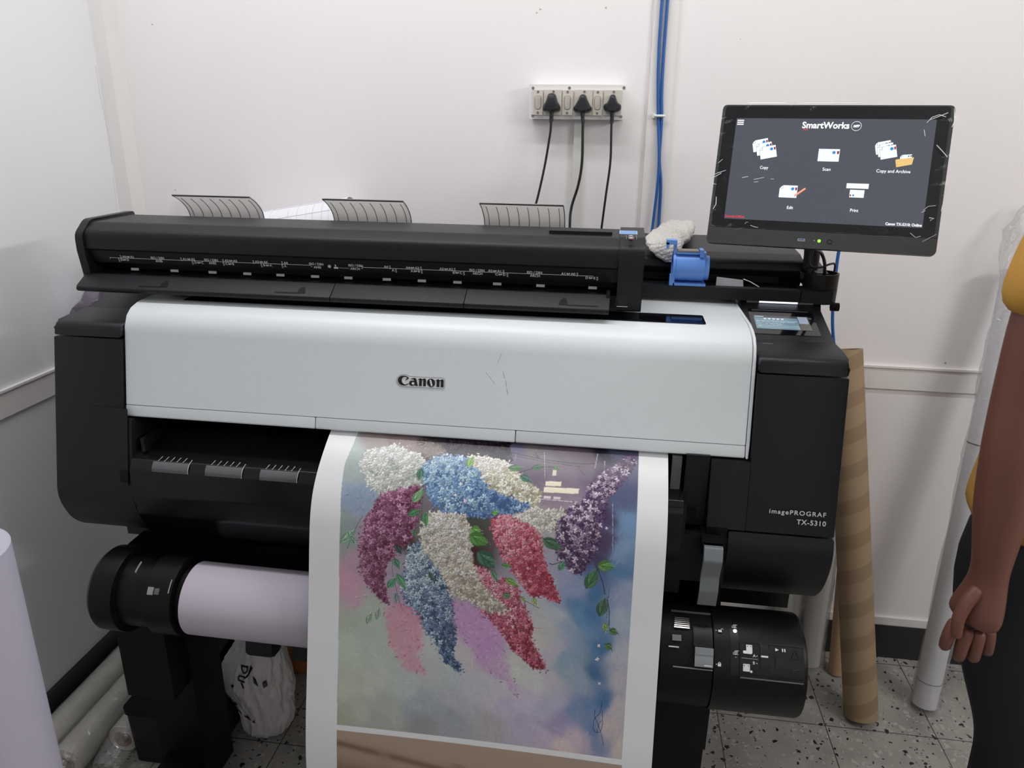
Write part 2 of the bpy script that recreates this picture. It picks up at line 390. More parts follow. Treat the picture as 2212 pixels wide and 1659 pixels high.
# logo on the slanted front face
LOGO = {'C':[(-0.386,0.1111),(-0.3892,0.1089),(-0.3932,0.1062),(-0.392,0.1088),(-0.3896,0.1123),(-0.3929,0.1136),(-0.3954,0.1135),(-0.3984,0.1121),(-0.4003,0.1093),(-0.4008,0.106),(-0.4001,0.1031),(-0.398,0.1003),(-0.3955,0.099),(-0.3925,0.0987),(-0.3897,0.0998),(-0.3877,0.1011),(-0.3868,0.1007),(-0.3884,0.0986),(-0.3914,0.0971),(-0.3954,0.0964),(-0.3995,0.0968),(-0.4035,0.0982),(-0.4064,0.1008),(-0.408,0.1042),(-0.4081,0.1071),(-0.4072,0.1106),(-0.4047,0.1134),(-0.4015,0.1151),(-0.3975,0.1158),(-0.3934,0.1156),(-0.3901,0.1145),(-0.3878,0.1129)],'a':[(-0.383,0.1103),(-0.3793,0.1117),(-0.3753,0.1125),(-0.373,0.1121),(-0.3717,0.1102),(-0.3709,0.1078),(-0.368,0.0972),(-0.3733,0.0973),(-0.374,0.0988),(-0.3758,0.0977),(-0.3788,0.0969),(-0.3818,0.0969),(-0.3844,0.0981),(-0.3857,0.1005),(-0.3856,0.103),(-0.3846,0.1053),(-0.3826,0.1065),(-0.3796,0.107),(-0.3758,0.1063),(-0.3764,0.1089),(-0.3772,0.1101),(-0.3792,0.11),(-0.3812,0.1096)],'n':[(-0.3689,0.1103),(-0.3657,0.1113),(-0.3635,0.1125),(-0.362,0.1122),(-0.3607,0.1108),(-0.3577,0.1117),(-0.3558,0.1126),(-0.3538,0.1124),(-0.3525,0.1113),(-0.352,0.1096),(-0.3523,0.0974),(-0.3575,0.0973),(-0.3574,0.1088),(-0.3587,0.1095),(-0.3602,0.1091),(-0.3605,0.0972),(-0.3658,0.0972),(-0.3656,0.1096),(-0.3672,0.11)],'o':[(-0.3428,0.1127),(-0.3393,0.1125),(-0.3363,0.1107),(-0.3344,0.1079),(-0.334,0.104),(-0.3349,0.1005),(-0.3373,0.0977),(-0.3405,0.0967),(-0.3443,0.097),(-0.3473,0.0991),(-0.3492,0.1017),(-0.3499,0.1046),(-0.3495,0.108),(-0.3477,0.1108),(-0.3453,0.1123)],'n2':[(-0.334,0.1104),(-0.3308,0.1113),(-0.3286,0.1125),(-0.3268,0.1123),(-0.3256,0.1109),(-0.3229,0.1116),(-0.3207,0.1127),(-0.3187,0.1125),(-0.3175,0.1113),(-0.3171,0.1096),(-0.3172,0.0977),(-0.3226,0.0974),(-0.3225,0.1091),(-0.3238,0.1096),(-0.3253,0.1092),(-0.3255,0.0976),(-0.3309,0.0973),(-0.3307,0.1097),(-0.3322,0.1101)],'hole_a':[(-0.3778,0.1042),(-0.376,0.1038),(-0.3748,0.1021),(-0.3754,0.1001),(-0.3774,0.0991),(-0.3794,0.0997),(-0.3805,0.1013),(-0.3798,0.1033)],'hole_o':[(-0.3449,0.11),(-0.3432,0.1111),(-0.3417,0.1104),(-0.3389,0.1003),(-0.3396,0.0988),(-0.3413,0.0984),(-0.3423,0.0996)],'plate':[(-0.397,0.1181),(-0.3935,0.118),(-0.3895,0.117),(-0.3854,0.115),(-0.3195,0.1156),(-0.3165,0.1143),(-0.3152,0.1124),(-0.3154,0.0968),(-0.3173,0.095),(-0.3878,0.0945),(-0.3928,0.0944),(-0.3979,0.0944),(-0.4029,0.0956),(-0.4071,0.0983),(-0.4097,0.1016),(-0.4103,0.1055),(-0.4094,0.1105),(-0.4065,0.1146),(-0.402,0.1173)]}
lo_fr = (Vector((0, 1.298, 1.029)), Vector((1, 0, 0)), Vector((0, .037, .161)).normalized(), Vector((0, -.161, .037)).normalized())
decal('logo_plate', lo_fr, [LOGO['plate']], mat('logo_plate_white', (.66, .69, .71), .3), PX, 0, .0006)
decal('logo_outline', lo_fr, [line2(LOGO['plate'][i], LOGO['plate'][(i+1) % len(LOGO['plate'])], .0007) for i in range(len(LOGO['plate']))], mat('logo_line_grey', (.26, .27, .28), .4), PX, .0004, .0009)
decals('logo_letter', lo_fr, [LOGO[k] for k in ('C', 'a', 'n', 'o', 'n2')], GLB, PX, .0006, .0014)
decals('logo_counter', lo_fr, [LOGO['hole_a'], LOGO['hole_o']], MATS['logo_plate_white'], PX, .0012, .0017)
# scuffs on the white cover
rs = random.Random(3)
def scuff(frm, to, w, n=3):
    out = []
    for k in range(n):
        t0, t1 = k/n+.02, (k+.8)/n
        a = Vector(frm).lerp(Vector(to), t0)+Vector((rs.uniform(-.001, .001), 0)); b_ = Vector(frm).lerp(Vector(to), t1)
        out.append(line2(a, b_, w))
    return out
SC = scuff((-.213, .150), (-.206, .170), .0005)+scuff((-.236, .132), (-.216, .11), .0005)+scuff((-.201, .134), (-.190, .088), .0006)
decal('scuff_marks', lo_fr, SC, mat('scuff_grey', (.36, .34, .36), .6), PX, .0001, .0003)
# centre body: paper exit guide, lip and rounded apron
CB = [(1.60, 1.02), (1.42, 1.0), (1.285, .9505), (1.2685, .945, .006), (1.2565, .925, .014), (1.2515, .872, .03), (1.262, .82, .04), (1.29, .762, .04), (1.35, .722, .03), (1.45, .715), (1.60, .715)]
prism('paper_exit_apron', CB, -.966, .150, mat('apron_shade_black', (.003, .003, .004), .22, spec=.35), PX, r=0, smooth=30)  # body black lowered so the apron's shade sits in its colour
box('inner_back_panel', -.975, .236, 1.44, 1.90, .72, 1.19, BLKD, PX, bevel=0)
# ruler marks over the lip
lipm = mat('lip_sheen_grey', (.10, .105, .11), .45)
def lip_pt(x, s, h=.0006):
    # s runs from the flat exit guide (s<0) over the lip and down the front
    if s < 0: return Vector((x, 1.272-s*.95, .9455-s*.35+h))
    if s < .012: a = s/.012; return Vector((x, 1.272-.0135*a-h*a, .9455-.012*a*a+h*(1-a)))
    return Vector((x, 1.2580-h-(s-.012)*.08, .9335-(s-.012)))
def lip_strip(bm, x0, x1, s0, s1, dx=0, h=.0006, n=6):
    A = []
    for k in range(n+1):
        s = s0+(s1-s0)*k/n; xo = dx*(s-s0)/(s1-s0)
        A.append((bm.verts.new(lip_pt(x0+xo, s, h)), bm.verts.new(lip_pt(x1+xo, s, h))))
    for k in range(n): bm.faces.new((A[k][0], A[k][1], A[k+1][1], A[k+1][0]))
for g0 in (-.905, -.789, -.672):
    bmr = bmesh.new(); bmp = bmesh.new()
    for k in range(5): lip_strip(bmr, g0+k*.0135, g0+k*.0135+.0014, -.010, .003, -.003)
    lip_strip(bmr, g0+.067, g0+.0685, -.006, .020, -.001)
    lip_strip(bmp, g0-.012, g0+.0665, .004, .021, h=.0003)
    bm_obj('ruler_marks', bmr, mat('tick_grey', (.42, .43, .42), .5), PX)
    bm_obj('lip_sheen', bmp, lipm, PX)  # grey strip painting the sheen on the lip below the ticks
# side plate edge that catches light left of the exit guide
box('guide_edge', -.952, -.944, 1.285, 1.40, .955, .985, BLK2, PX, bevel=.001, M=None)
# mechanism between poster and right block
box('guide_column', .150, .193, 1.292, 1.44, .885, 1.03, BLK, PX, bevel=.003)
box('guide_insert', .125, .143, 1.297, 1.31, .938, 1.022, GRYP, PX, bevel=.001)
box('column_foot', .118, .156, 1.262, 1.42, .75, .936, BLK, PX, bevel=.003)
box('column_step', .156, .236, 1.262, 1.42, .78, .879, BLK, PX, bevel=.003)
box('finger_recess', .153, .176, 1.283, 1.30, .892, .918, BLKD, PX, bevel=.001)
# release lever
LV_ = [(1.226, .884), (1.209, .884, .006), (1.197, .862, .01), (1.205, .826, .02), (1.196, .80, .015), (1.198, .768, .003), (1.205, .768, .003), (1.204, .80, .015), (1.213, .826, .02), (1.206, .862, .01), (1.216, .877, .004), (1.226, .877)]
bm = bmesh.new(); P_ = fillet(LV_, 0, 5)
def lever_x(z): return (z-.884)*.03
A = [bm.verts.new((.188+lever_x(z), y+.004, z)) for y, z in P_]; B = [bm.verts.new((.2215+lever_x(z), y+.004, z)) for y, z in P_]
for i in range(len(P_)): bm.faces.new((A[i], A[(i+1) % len(P_)], B[(i+1) % len(P_)], B[i]))
bm.faces.new(A); bm.faces.new(B[::-1])
bm_obj('release_lever', bm, mat('lever_grey', (.13, .145, .155), .38), PX, 40)
box('lever_bracket', .186, .222, 1.222, 1.30, .862, .884, BLKD, PX, bevel=.002)
# ---- control panel
pn = Vector((0, -.041, .16)).normalized()
cp_fr = (Vector((0, 1.45, 1.2172)), Vector((1, 0, 0)), Vector((0, .16, .041)).normalized(), pn)
decal('display_bezel', cp_fr, [rrect(.276, .404, .018, .123, .004)], GLB, PX, 0, .0012)
disp = decal('panel_display', cp_fr, [rect(.2835, .391, .038, .0955)], mat('lcd_dark', (.02, .02, .022), .15, emis=(.035, .032, .034), estr=1), PX, .0012, .0016)
decal('display_page', cp_fr, [rect(.2845, .369, .038, .086)], mat('lcd_blue', (.03, .05, .06), .2, emis=(.12, .20, .25), estr=1), disp, .0016, .0018)
decal('display_button', cp_fr, [rect(.3705, .389, .065, .0935)], mat('lcd_lilac', (.05, .05, .06), .2, emis=(.24, .28, .38), estr=1), disp, .0016, .0019)
decal('display_button', cp_fr, [rect(.3705, .3905, .038, .064)], mat('lcd_green', (.05, .05, .04), .2, emis=(.055, .06, .055), estr=1), disp, .0016, .0019)
LCW = mat('lcd_white', (.2, .2, .2), .3, emis=(.45, .5, .52), estr=1)
dd = [rect(.303+k*.0085, .308+k*.0085, .078, .083) for k in range(5)]+[rect(.2885, .290, .051, .052)]
dd += [line2((.286, .0725), (.368, .0725), .0005), line2((.287, .0525), (.368, .0525), .0005), line2((.368, .046), (.287, .046), .0005)]
dd += [rect(.2860, .3035, .0885, .0905)]
decal('display_icons', cp_fr, dd, LCW, disp, .0018, .0021)
texts('display_text', cp_fr, [('A0  594 mm  Photo paper Glossy', .287, .066, .0055), ('Roll 1  A1  Plain Paper', .287, .0575, .0055), ('1/1', .288, .048, .006)], LCW, disp, .0022)
texts('panel_legend', cp_fr, [('• • ◦', .286, .012, .006), ('Navigate', .315, .012, .0045), ('Cancel', .319, .006, .0045), ('Feed/Cut', .349, .012, .0045), ('Wi-Fi', .354, .006, .0045), ('Stop', .383, .012, .0045), ('•', .389, .006, .006)], LABW, PX, .0003)
texts('panel_legend', (Vector((0, 1.415, 1.2166)), Vector((1, 0, 0)), Vector((0, 1, 0)), Vector((0, 0, 1))), [('Wireless', .284, 0, .0055)], LABW, PX, .0003)
decal('recess_line', cp_fr, [line2((.284, .1175), (.396, .1175), .0018)], GRYP, PX, .0012, .002)
bm = bmesh.new(); add_box(bm, .304, .382, -.0015, .001, -.0012, .0019, Matrix.Translation((0, 1.600, 1.2575)))
bm_obj('status_light', bm, mat('status_white', (.5, .5, .6), .3, emis=(.78, .80, 1.0), estr=1.6), PX, 35, .0005)
box('status_light_bar', .278, .4135, 1.5995, 1.604, 1.2555, 1.2592, GRYP, PX, bevel=.0005)
# model name
mo_fr = (slant(.9, 0, .0015), Vector((1, 0, 0)), (slant(1.18, 0)-slant(.9, 0)).normalized(), Vector((0, -.975, .22)))
texts('model_name', mo_fr, [('imagePROGRAF', .4045, .0365, .0118, 'RIGHT', .00016, 1.22, ('w', .100)), ('TX-5310', .4055, .0195, .0130, 'RIGHT', .00022, 1.12, ('w', .0515))], LABW, PX, .0006)
# ---- roll holders
YC, ZC_, RR = 1.235, .633, .096
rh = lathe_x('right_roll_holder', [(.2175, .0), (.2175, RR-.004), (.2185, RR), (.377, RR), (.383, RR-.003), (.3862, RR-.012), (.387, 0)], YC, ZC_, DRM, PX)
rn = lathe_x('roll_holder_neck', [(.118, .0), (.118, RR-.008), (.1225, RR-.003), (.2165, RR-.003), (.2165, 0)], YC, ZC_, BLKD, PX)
def cyl_pt(x, deg, h=0, yc=YC, zc=ZC_, R=RR):
    a = math.radians(deg); return Vector((x, yc-(R+h)*math.cos(a), zc+(R+h)*math.sin(a)))
def cyl_patch(name, x0, x1, a0, a1, h0, h1, material, parent, n=10, rn_=0):
    bm = bmesh.new(); G = []
    for k in range(n+1):
        a = a0+(a1-a0)*k/n
        G.append([bm.verts.new(cyl_pt(x, a, h)) for x, h in ((x0, h0), (x0, h1), (x1, h1), (x1, h0))])
    for k in range(n):
        for j in range(4): bm.faces.new((G[k][j], G[k][(j+1) % 4], G[k+1][(j+1) % 4], G[k+1][j]))
    bm.faces.new(G[0]); bm.faces.new(G[-1][::-1])
    return bm_obj(name, bm, material, parent, 30, .0007)
def cyl_map(a, b_): return cyl_pt(a, b_/RR*180/PI, .0022)      # second coordinate is arc length in metres
def arc(deg): return deg*PI/180*RR
def cyl_decal(name, polys, material, parent, h=.0018):
    Vs, Fs = [], []
    for P in polys:
        k = len(Vs); n_ = len(P)
        Vs += [cyl_pt(x, y/RR*180/PI, h) for x, y in P]+[cyl_pt(x, y/RR*180/PI, h-.0006) for x, y in P]
        Fs.append(tuple(range(k, k+n_))); Fs.append(tuple(range(k+2*n_-1, k+n_-1, -1)))
        Fs += [(k+i, k+n_+i, k+n_+(i+1) % n_, k+(i+1) % n_) for i in range(n_)]
    return mesh_obj(name, Vs, Fs, material, parent)
CP = BLK2
cyl_patch('holder_control_panel', .2635, .3765, 20, 57, -.001, .0012, CP, rh)
cyl_patch('holder_side_panel', .2475, .2622, 20, 70, -.001, .0009, CP, rh)
cyl_patch('panel_lower_lip', .265, .3755, 18.3, 19.6, 0, .0022, mat('lip_violet_grey', (.12, .11, .13), .3), rh)
cyl_patch('slide_switch', .2995, .3135, 31, 55.3, .0009, .0028, BLK, rh)
cyl_patch('switch_mark', .3005, .3130, 41.6, 43.3, .0028, .0034, LABW, rh, 3)
cyl_patch('stop_button', .3268, .3432, 33.5, 43.2, .001, .0026, BLK, rh)
GLN = mat('line_black', (.002, .002, .003), .3)
tri = lambda x, y, w, h: [(x-w, y-h), (x+w, y-h), (x, y+h)]
def outline(P, w): return [line2(P[i], P[(i+1) % len(P)], w) for i in range(len(P))]
sqo = rrect(.3262, .3438, arc(33), arc(43.8), .002)
cyl_decal('button_outline', outline(sqo, .0007)+outline(tri(.3612, arc(48), .007, arc(4.8)), .0010)+outline([(.354, arc(32.5)), (.368, arc(32.5)), (.3645, arc(28.5)), (.3575, arc(28.5))], .0008)+outline(rect(.2985, .3145, arc(30.4), arc(56)), .0007)+outline(rect(.3165, .3745, arc(22), arc(55.5)), .0006)+outline(rect(.2665, .2975, arc(22), arc(55.5)), .0006), GLN, rh, .0030)
ic = []
ic += [rrect(.2748, .2855, arc(45), arc(52.8), .0008), rrect(.2690, .2850, arc(43.6), arc(46.6), .0018)]
ic += [rrect(.2690, .2810, arc(26), arc(33.4), .0010), circ(.2835, arc(26.2), .0022, 14)]
ic += [[(.326, arc(52.2)), (.326, arc(49)), (.3322, arc(50.6))], rect(.3378, .3398, arc(49), arc(52.2)), rect(.3418, .3438, arc(49), arc(52.2))]
ic += [circ(.2932, arc(42.2), .0009, 10), circ(.2930, arc(35), .0009, 10), line2((.2665, arc(39)), (.295, arc(39)), .0004)]
ic += [circ(.2222, arc(65.2), .0009, 10), circ(.2220, arc(30), .0009, 10)]
ic += [rect(.2262, .2325, arc(63.6), arc(66.2)), rect(.2245, .2302, arc(28.2), arc(31.2))]
def ring(x, y, r, w, a0=0, a1=2*PI, n=14):
    P_ = [(x+r*math.cos(a0+(a1-a0)*k/n), y+r*math.sin(a0+(a1-a0)*k/n)) for k in range(n+1)]
    return [line2(P_[i], P_[i+1], w) for i in range(n)]
ic += ring(.2273, arc(31.2), .0020, .0008, 0, PI)+ring(.2335, arc(66.6), .0020, .0008, 0, PI)
for yy in (72.5, 43.8):
    ic += ring(.2563, arc(yy), .0028, .0006)+ring(.2563, arc(yy), .0012, .0006)+[line2((.2515, arc(yy)-.0035), (.2605, arc(yy)-.0035), .0006), line2((.2515, arc(yy)-.0035), (.2515, arc(yy)), .0006), line2((.2565, arc(yy)+.0029), (.2615, arc(yy)+.0029), .0007)]
ic += [line2((.2545, arc(39)), (.258, arc(39)), .0006)]
for g_ in (ic[0:2], ic[2:4], ic[4:7], ic[7:10], ic[10:]): cyl_decal('control_icon', g_, LABW, rh, .0033)
texts('control_letters', None, [('A', .2862, arc(40.8), .0075), ('B', .2858, arc(33.6), .0075)], LABW, rh, mapf=lambda a, b_: cyl_pt(a, b_/RR*180/PI, .0026))
for g_ in (.2772, 51.2), (.2830, 51.2), (.2712, 31.8), (.2785, 31.8): cyl_decal('pin_mark', [circ(g_[0], arc(g_[1]), .0008, 8)], GLN, rh, .0040)
cyl_decal('status_lamp', [circ(.2568, arc(67), .0033, 16)], mat('lamp_white', (.8, .8, .8), .3, emis=(1, 1, 1), estr=2.5), rh, .0024)
# roll lock lever, metal ribs, latch in the neck
cyl_patch('lever_slot', .181, .2158, 46, 68, -.001, .0016, BLK2, rn)
cyl_patch('lock_lever', .1830, .2158, 26, 45, -.001, .0058, mat('silver_lever', (.20, .215, .225), .3, metal=.35), rn)
cyl_patch('lever_ridge', .1830, .2158, 38, 45, .004, .0085, MATS['silver_lever'], rn)
cyl_patch('lever_line', .200, .2135, 27.2, 28.2, .0058, .0063, LABW, rn, 3)
for k in range(6): cyl_patch('metal_rib', .146+.0004*k, .1745, 64.5+k*2.4, 65.6+k*2.4, -.002, .0022, METL, rn, 2)
cyl_patch('metal_plate', .1425, .1590, 50, 56.5, -.002, .0008, mat('plate_grey', (.16, .16, .17), .35), rn, 4)
cyl_patch('metal_pin', .136, .1545, 42.6, 44, -.002, .002, METL, rn, 2)
cyl_patch('neck_edge', .145, .2160, 22.4, 23.3, -.002, .0016, mat('edge_grey', (.22, .21, .23), .3), rn, 2)
cyl_patch('neck_edge', .142, .2160, 88, 89.2, -.002, .0012, GRYP, rn, 2)
# left holder
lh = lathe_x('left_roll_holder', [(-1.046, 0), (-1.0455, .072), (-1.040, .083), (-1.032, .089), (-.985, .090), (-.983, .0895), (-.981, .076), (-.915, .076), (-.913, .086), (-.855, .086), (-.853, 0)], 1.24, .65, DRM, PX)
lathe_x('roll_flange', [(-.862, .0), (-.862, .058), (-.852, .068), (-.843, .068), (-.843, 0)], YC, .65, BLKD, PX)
def lh_patch(name, x0, x1, a0, a1, h0, h1, m_):
    global YC, ZC_, RR
    sv = (YC, ZC_, RR)
    bm = bmesh.new(); G = []
    for k in range(5):
        a = math.radians(a0+(a1-a0)*k/4)
        G.append([bm.verts.new((x, 1.24-(.088+h)*math.cos(a), .65+(.088+h)*math.sin(a))) for x, h in ((x0, h0), (x0, h1), (x1, h1), (x1, h0))])
    for k in range(4):
        for j in range(4): bm.faces.new((G[k][j], G[k][(j+1) % 4], G[k+1][(j+1) % 4], G[k+1][j]))
    bm.faces.new(G[0]); bm.faces.new(G[-1][::-1])
    return bm_obj(name, bm, m_, lh, 30, .0006)
CLIP = mat('clip_grey', (.30, .30, .30), .35, metal=.4)
lh_patch('shaft_clip', -.905, -.893, 31, 41, -.012, .001, CLIP)
lh_patch('shaft_clip', -.891, -.881, 32, 40, -.012, -.001, GRYP)
lh_patch('holder_edge_glint', -.9455, -.9448, 58, 75, -.003, .001, mat('edge_glint', (.4, .4, .4), .3))  # thin light strips painting the glints along the holder's edges
lh_patch('holder_edge_glint', -.8605, -.8598, 35, 53, -.003, .001, MATS['edge_glint'])
# roll unit frame behind the rolls, stand
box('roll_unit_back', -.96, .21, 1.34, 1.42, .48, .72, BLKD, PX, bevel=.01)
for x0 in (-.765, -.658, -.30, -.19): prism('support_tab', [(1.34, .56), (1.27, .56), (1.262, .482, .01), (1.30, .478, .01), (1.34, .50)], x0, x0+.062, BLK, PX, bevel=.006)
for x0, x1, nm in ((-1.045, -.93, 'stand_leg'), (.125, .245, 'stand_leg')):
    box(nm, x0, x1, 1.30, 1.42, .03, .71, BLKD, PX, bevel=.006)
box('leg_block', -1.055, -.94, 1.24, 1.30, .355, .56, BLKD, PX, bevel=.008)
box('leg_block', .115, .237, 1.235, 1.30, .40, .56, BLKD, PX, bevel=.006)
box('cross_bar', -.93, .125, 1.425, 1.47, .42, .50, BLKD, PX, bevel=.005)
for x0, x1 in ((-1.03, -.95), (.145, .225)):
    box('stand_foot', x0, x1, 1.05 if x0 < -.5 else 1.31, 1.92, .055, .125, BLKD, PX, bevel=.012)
    for yy in (1.36, 1.86):
        bm = bmesh.new(); add_pipe(bm, ((x0+x1)/2-.012, yy, .0275), ((x0+x1)/2+.012, yy, .0275), .0275, .008, 28)
        bm_obj('caster_wheel', bm, BLKD, PX)

# =====================================================================
# SCANNER UNIT ON TOP
# =====================================================================
SX = thing('wide_format_scanner', 'long black sheet fed scanner with white size markings mounted above the printer', 'scanner', (-.5, 1.6, 1.26))
SL, SR = -1.105, .003
hood = [(1.583, 1.403, .004), (1.452, 1.402, .02), (1.422, 1.384, .02), (1.420, 1.349, .003), (1.4275, 1.345), (1.4370, 1.3185, .001), (1.452, 1.3165), (1.50, 1.3165), (1.50, 1.275), (1.583, 1.275)]
prism('scanner_hood', hood, SL, SR, BLK, SX, r=0, n=6)
capL = [(1.60, 1.4085, .006), (1.450, 1.407, .03), (1.4155, 1.380, .025), (1.4145, 1.346, .01), (1.425, 1.272, .002), (1.60, 1.272)]
prism('left_end_cap', capL, -1.122, SL, BLK, SX, r=0, bevel=.003, n=7)
capR = [(1.60, 1.4055, .006), (1.452, 1.4045, .02), (1.418, 1.386, .022), (1.416, 1.352, .003), (1.420, 1.346), (1.432, 1.263, .004), (1.60, 1.263)]
prism('right_end_cap', capR, SR+.0008, .052, BLK, SX, r=0, bevel=.003, n=7)
prism('slot_floor', [(1.432, 1.293), (1.52, 1.296), (1.52, 1.27), (1.432, 1.27)], SL, SR, BLKD, SX)
tray = [(1.470, 1.2965), (1.425, 1.2975, .003), (1.386, 1.2745, .004), (1.388, 1.266, .003), (1.40, 1.2625), (1.470, 1.2625)]
prism('feed_tray', tray, -1.117, -.5635, BLK, SX, bevel=.003)
prism('feed_tray', tray, -.562, -.291, BLK, SX, bevel=.001)
prism('feed_tray', tray, -.2895, -.009, BLK, SX, bevel=.003)
tr_fr = (Vector((0, 1.425, 1.2977)), Vector((1, 0, 0)), (Vector((0, 1.425, 1.2977))-Vector((0, 1.386, 1.2745))).normalized(), Vector((0, -.51, .86)).normalized())
semi = lambda x: [(x+.0085*math.cos(PI*k/12), -.036+.019*math.sin(PI*k/12)) for k in range(13)]
decals('finger_notch', tr_fr, [semi(x) for x in (-.925, -.626, -.097)], BLKD, SX, 0, .0006)
decals('tray_groove', tr_fr, [rect(x-.055, x-.0085, -.0372, -.0335) for x in (-.925, -.626)]+[rect(-.0885, -.03, -.0372, -.0345)], BLKD, SX, 0, .0005)
# light slots
LAMP = mat('slot_lamp', (.22, .22, .23), .4, emis=(.25, .25, .26), estr=.22)
for px_ in (-1.026, -.935, -.849, -.7715, -.6985, -.623, -.5515, -.470, -.3965, -.323, -.242, -.155, -.052):
    box('guide_lamp', px_, px_+.0165, 1.4445, 1.4475, 1.3020, 1.3070, LAMP, SX, 0)
# size markings along the hood
mk_fr = (Vector((0, 1.4328, 1.3302)), Vector((1, 0, 0)), Vector((0, -.0095, .0265)).normalized(), Vector((0, -.0265, -.0095)).normalized())
# linear map along x measured from the label line ends (-1.062 .. -.043)
def mx_(px): return np.interp(px, [238, 342, 462, 585, 697, 785, 908, 1041, 1162, 1282], [-1.062, -.952, -.832, -.712, -.602, -.517, -.399, -.272, -.1575, -.043])
it = []
def lab(px, s, up, sz=.0074, al='CENTER'): it.append((s, float(mx_(px)), .0010 if up else -.0064, sz, al, .00022))
def box_lab(px, a, c): return
for px, s, up in ((276, '▯A0⇔A1', 1), (266, '▯E⇔D', 0), (342, 'ISO / DIN', 1), (343, 'ANSI', 0), (409, '▯A1⇔A2', 1), (429, '▯D⇔C', 0), (462, 'ISO / DIN', 1), (463, 'ANSI', 0), (503, '▯A2⇔A3', 1), (498, '▯C⇔B', 0),
                  (571, '▯A3⇔A4', 1), (583, '▯B⇔A', 0), (625, '▯A4', 1), (622, '▯A', 0), (695, 'ISO / DIN', 1), (696, 'ANSI', 0), (781, 'ISO / DIN', 1), (779, 'ARCH', 0), (851, 'A4▯', 1), (865, 'A▯', 0), (908, 'A4⇔A3▯', 1), (913, 'A⇔B▯', 0),
                  (980, 'A3⇔A2▯', 1), (1003, 'B⇔C▯', 0), (1041, 'ISO / DIN', 1), (1042, 'ARCH', 0), (1083, 'A2⇔A1▯', 1), (1094, 'C⇔D▯', 0), (1162, 'ISO / DIN', 1), (1163, 'ARCH', 0), (1235, 'A1⇔A0▯', 1), (1280, 'D⇔E▯', 0)):
    lab(px, s, up)
it.append(('Center position', -.557, -.0042, .0034, 'LEFT'))
extra = [line2((-1.062, 0), (-.617, 0), .0007), line2((-1.062, 0), (-1.062, -.003), .0007), line2((-.508, 0), (-.043, 0), .0007)]
extra += [circ(-.6155, .0015, .001, 8), circ(-.6155, -.0028, .001, 8), circ(-.5085, .0015, .001, 8), circ(-.5085, -.0028, .001, 8)]
extra += ring(-.577, -.001, .0030, .0009)+[rect(-.5785, -.5755, -.003, .001), rect(-.565, -.5625, -.0005, .0035), rrect(-.568, -.559, -.0055, -.0018, .0008)]
for t_ in it: texts('size_marking', mk_fr, [t_], LABW, SX, .0009)
decals('scale_line', mk_fr, extra, LABW, SX, .0003, .0009)
# top fittings
box('top_ridge', -.136, -.012, 1.484, 1.518, 1.400, 1.4085, BLK, SX, bevel=.004, seg=3)
tp = (Vector((0, 0, 1.4046)), Vector((1, 0, 0)), Vector((0, 1, 0)), Vector((0, 0, 1)))
decal('control_label', tp, [rect(.003, .037, 1.489, 1.540)], mat('label_blue', (.16, .34, .70), .4), SX, 0, .0005)
decal('label_frame', tp, outline(rect(.003, .037, 1.489, 1.540), .0012)+[line2((.009, 1.527), (.031, 1.527), .0007), line2((.009, 1.518), (.029, 1.518), .0007)], LABW, SX, .0004, .0008)
decals('control_icon', tp, [circ(.0245, 1.471, .0042, 16), [(.019, 1.450), (.030, 1.450), (.0245, 1.438)]], LABW, SX, 0, .0006)
decal('stop_icon', tp, [circ(.0245, 1.426, .0046, 16)], mat('icon_red', (.42, .08, .12), .4), SX, 0, .0006)
decals('icon_bracket', tp, [rect(x, x+.0006, y, y+.008) for x in (.0155, .0345) for y in (1.465, 1.445, 1.425)]+[rect(.0195, .0305, 1.4335, 1.4342)], LABW, SX, 0, .0006)
box('side_sensor', -.016, -.009, 1.415, 1.425, 1.290, 1.306, BLK2, SX, bevel=.001)
fy = lambda z: 1.420+(1.346-z)*.145
box('tray_latch', .007, .024, fy(1.285)-.0015, 1.45, 1.276, 1.299, GLB, SX, bevel=.001)
box('latch_edge', .005, .026, fy(1.278)-.004, 1.44, 1.2735, 1.2748, METL, SX, bevel=.0003)
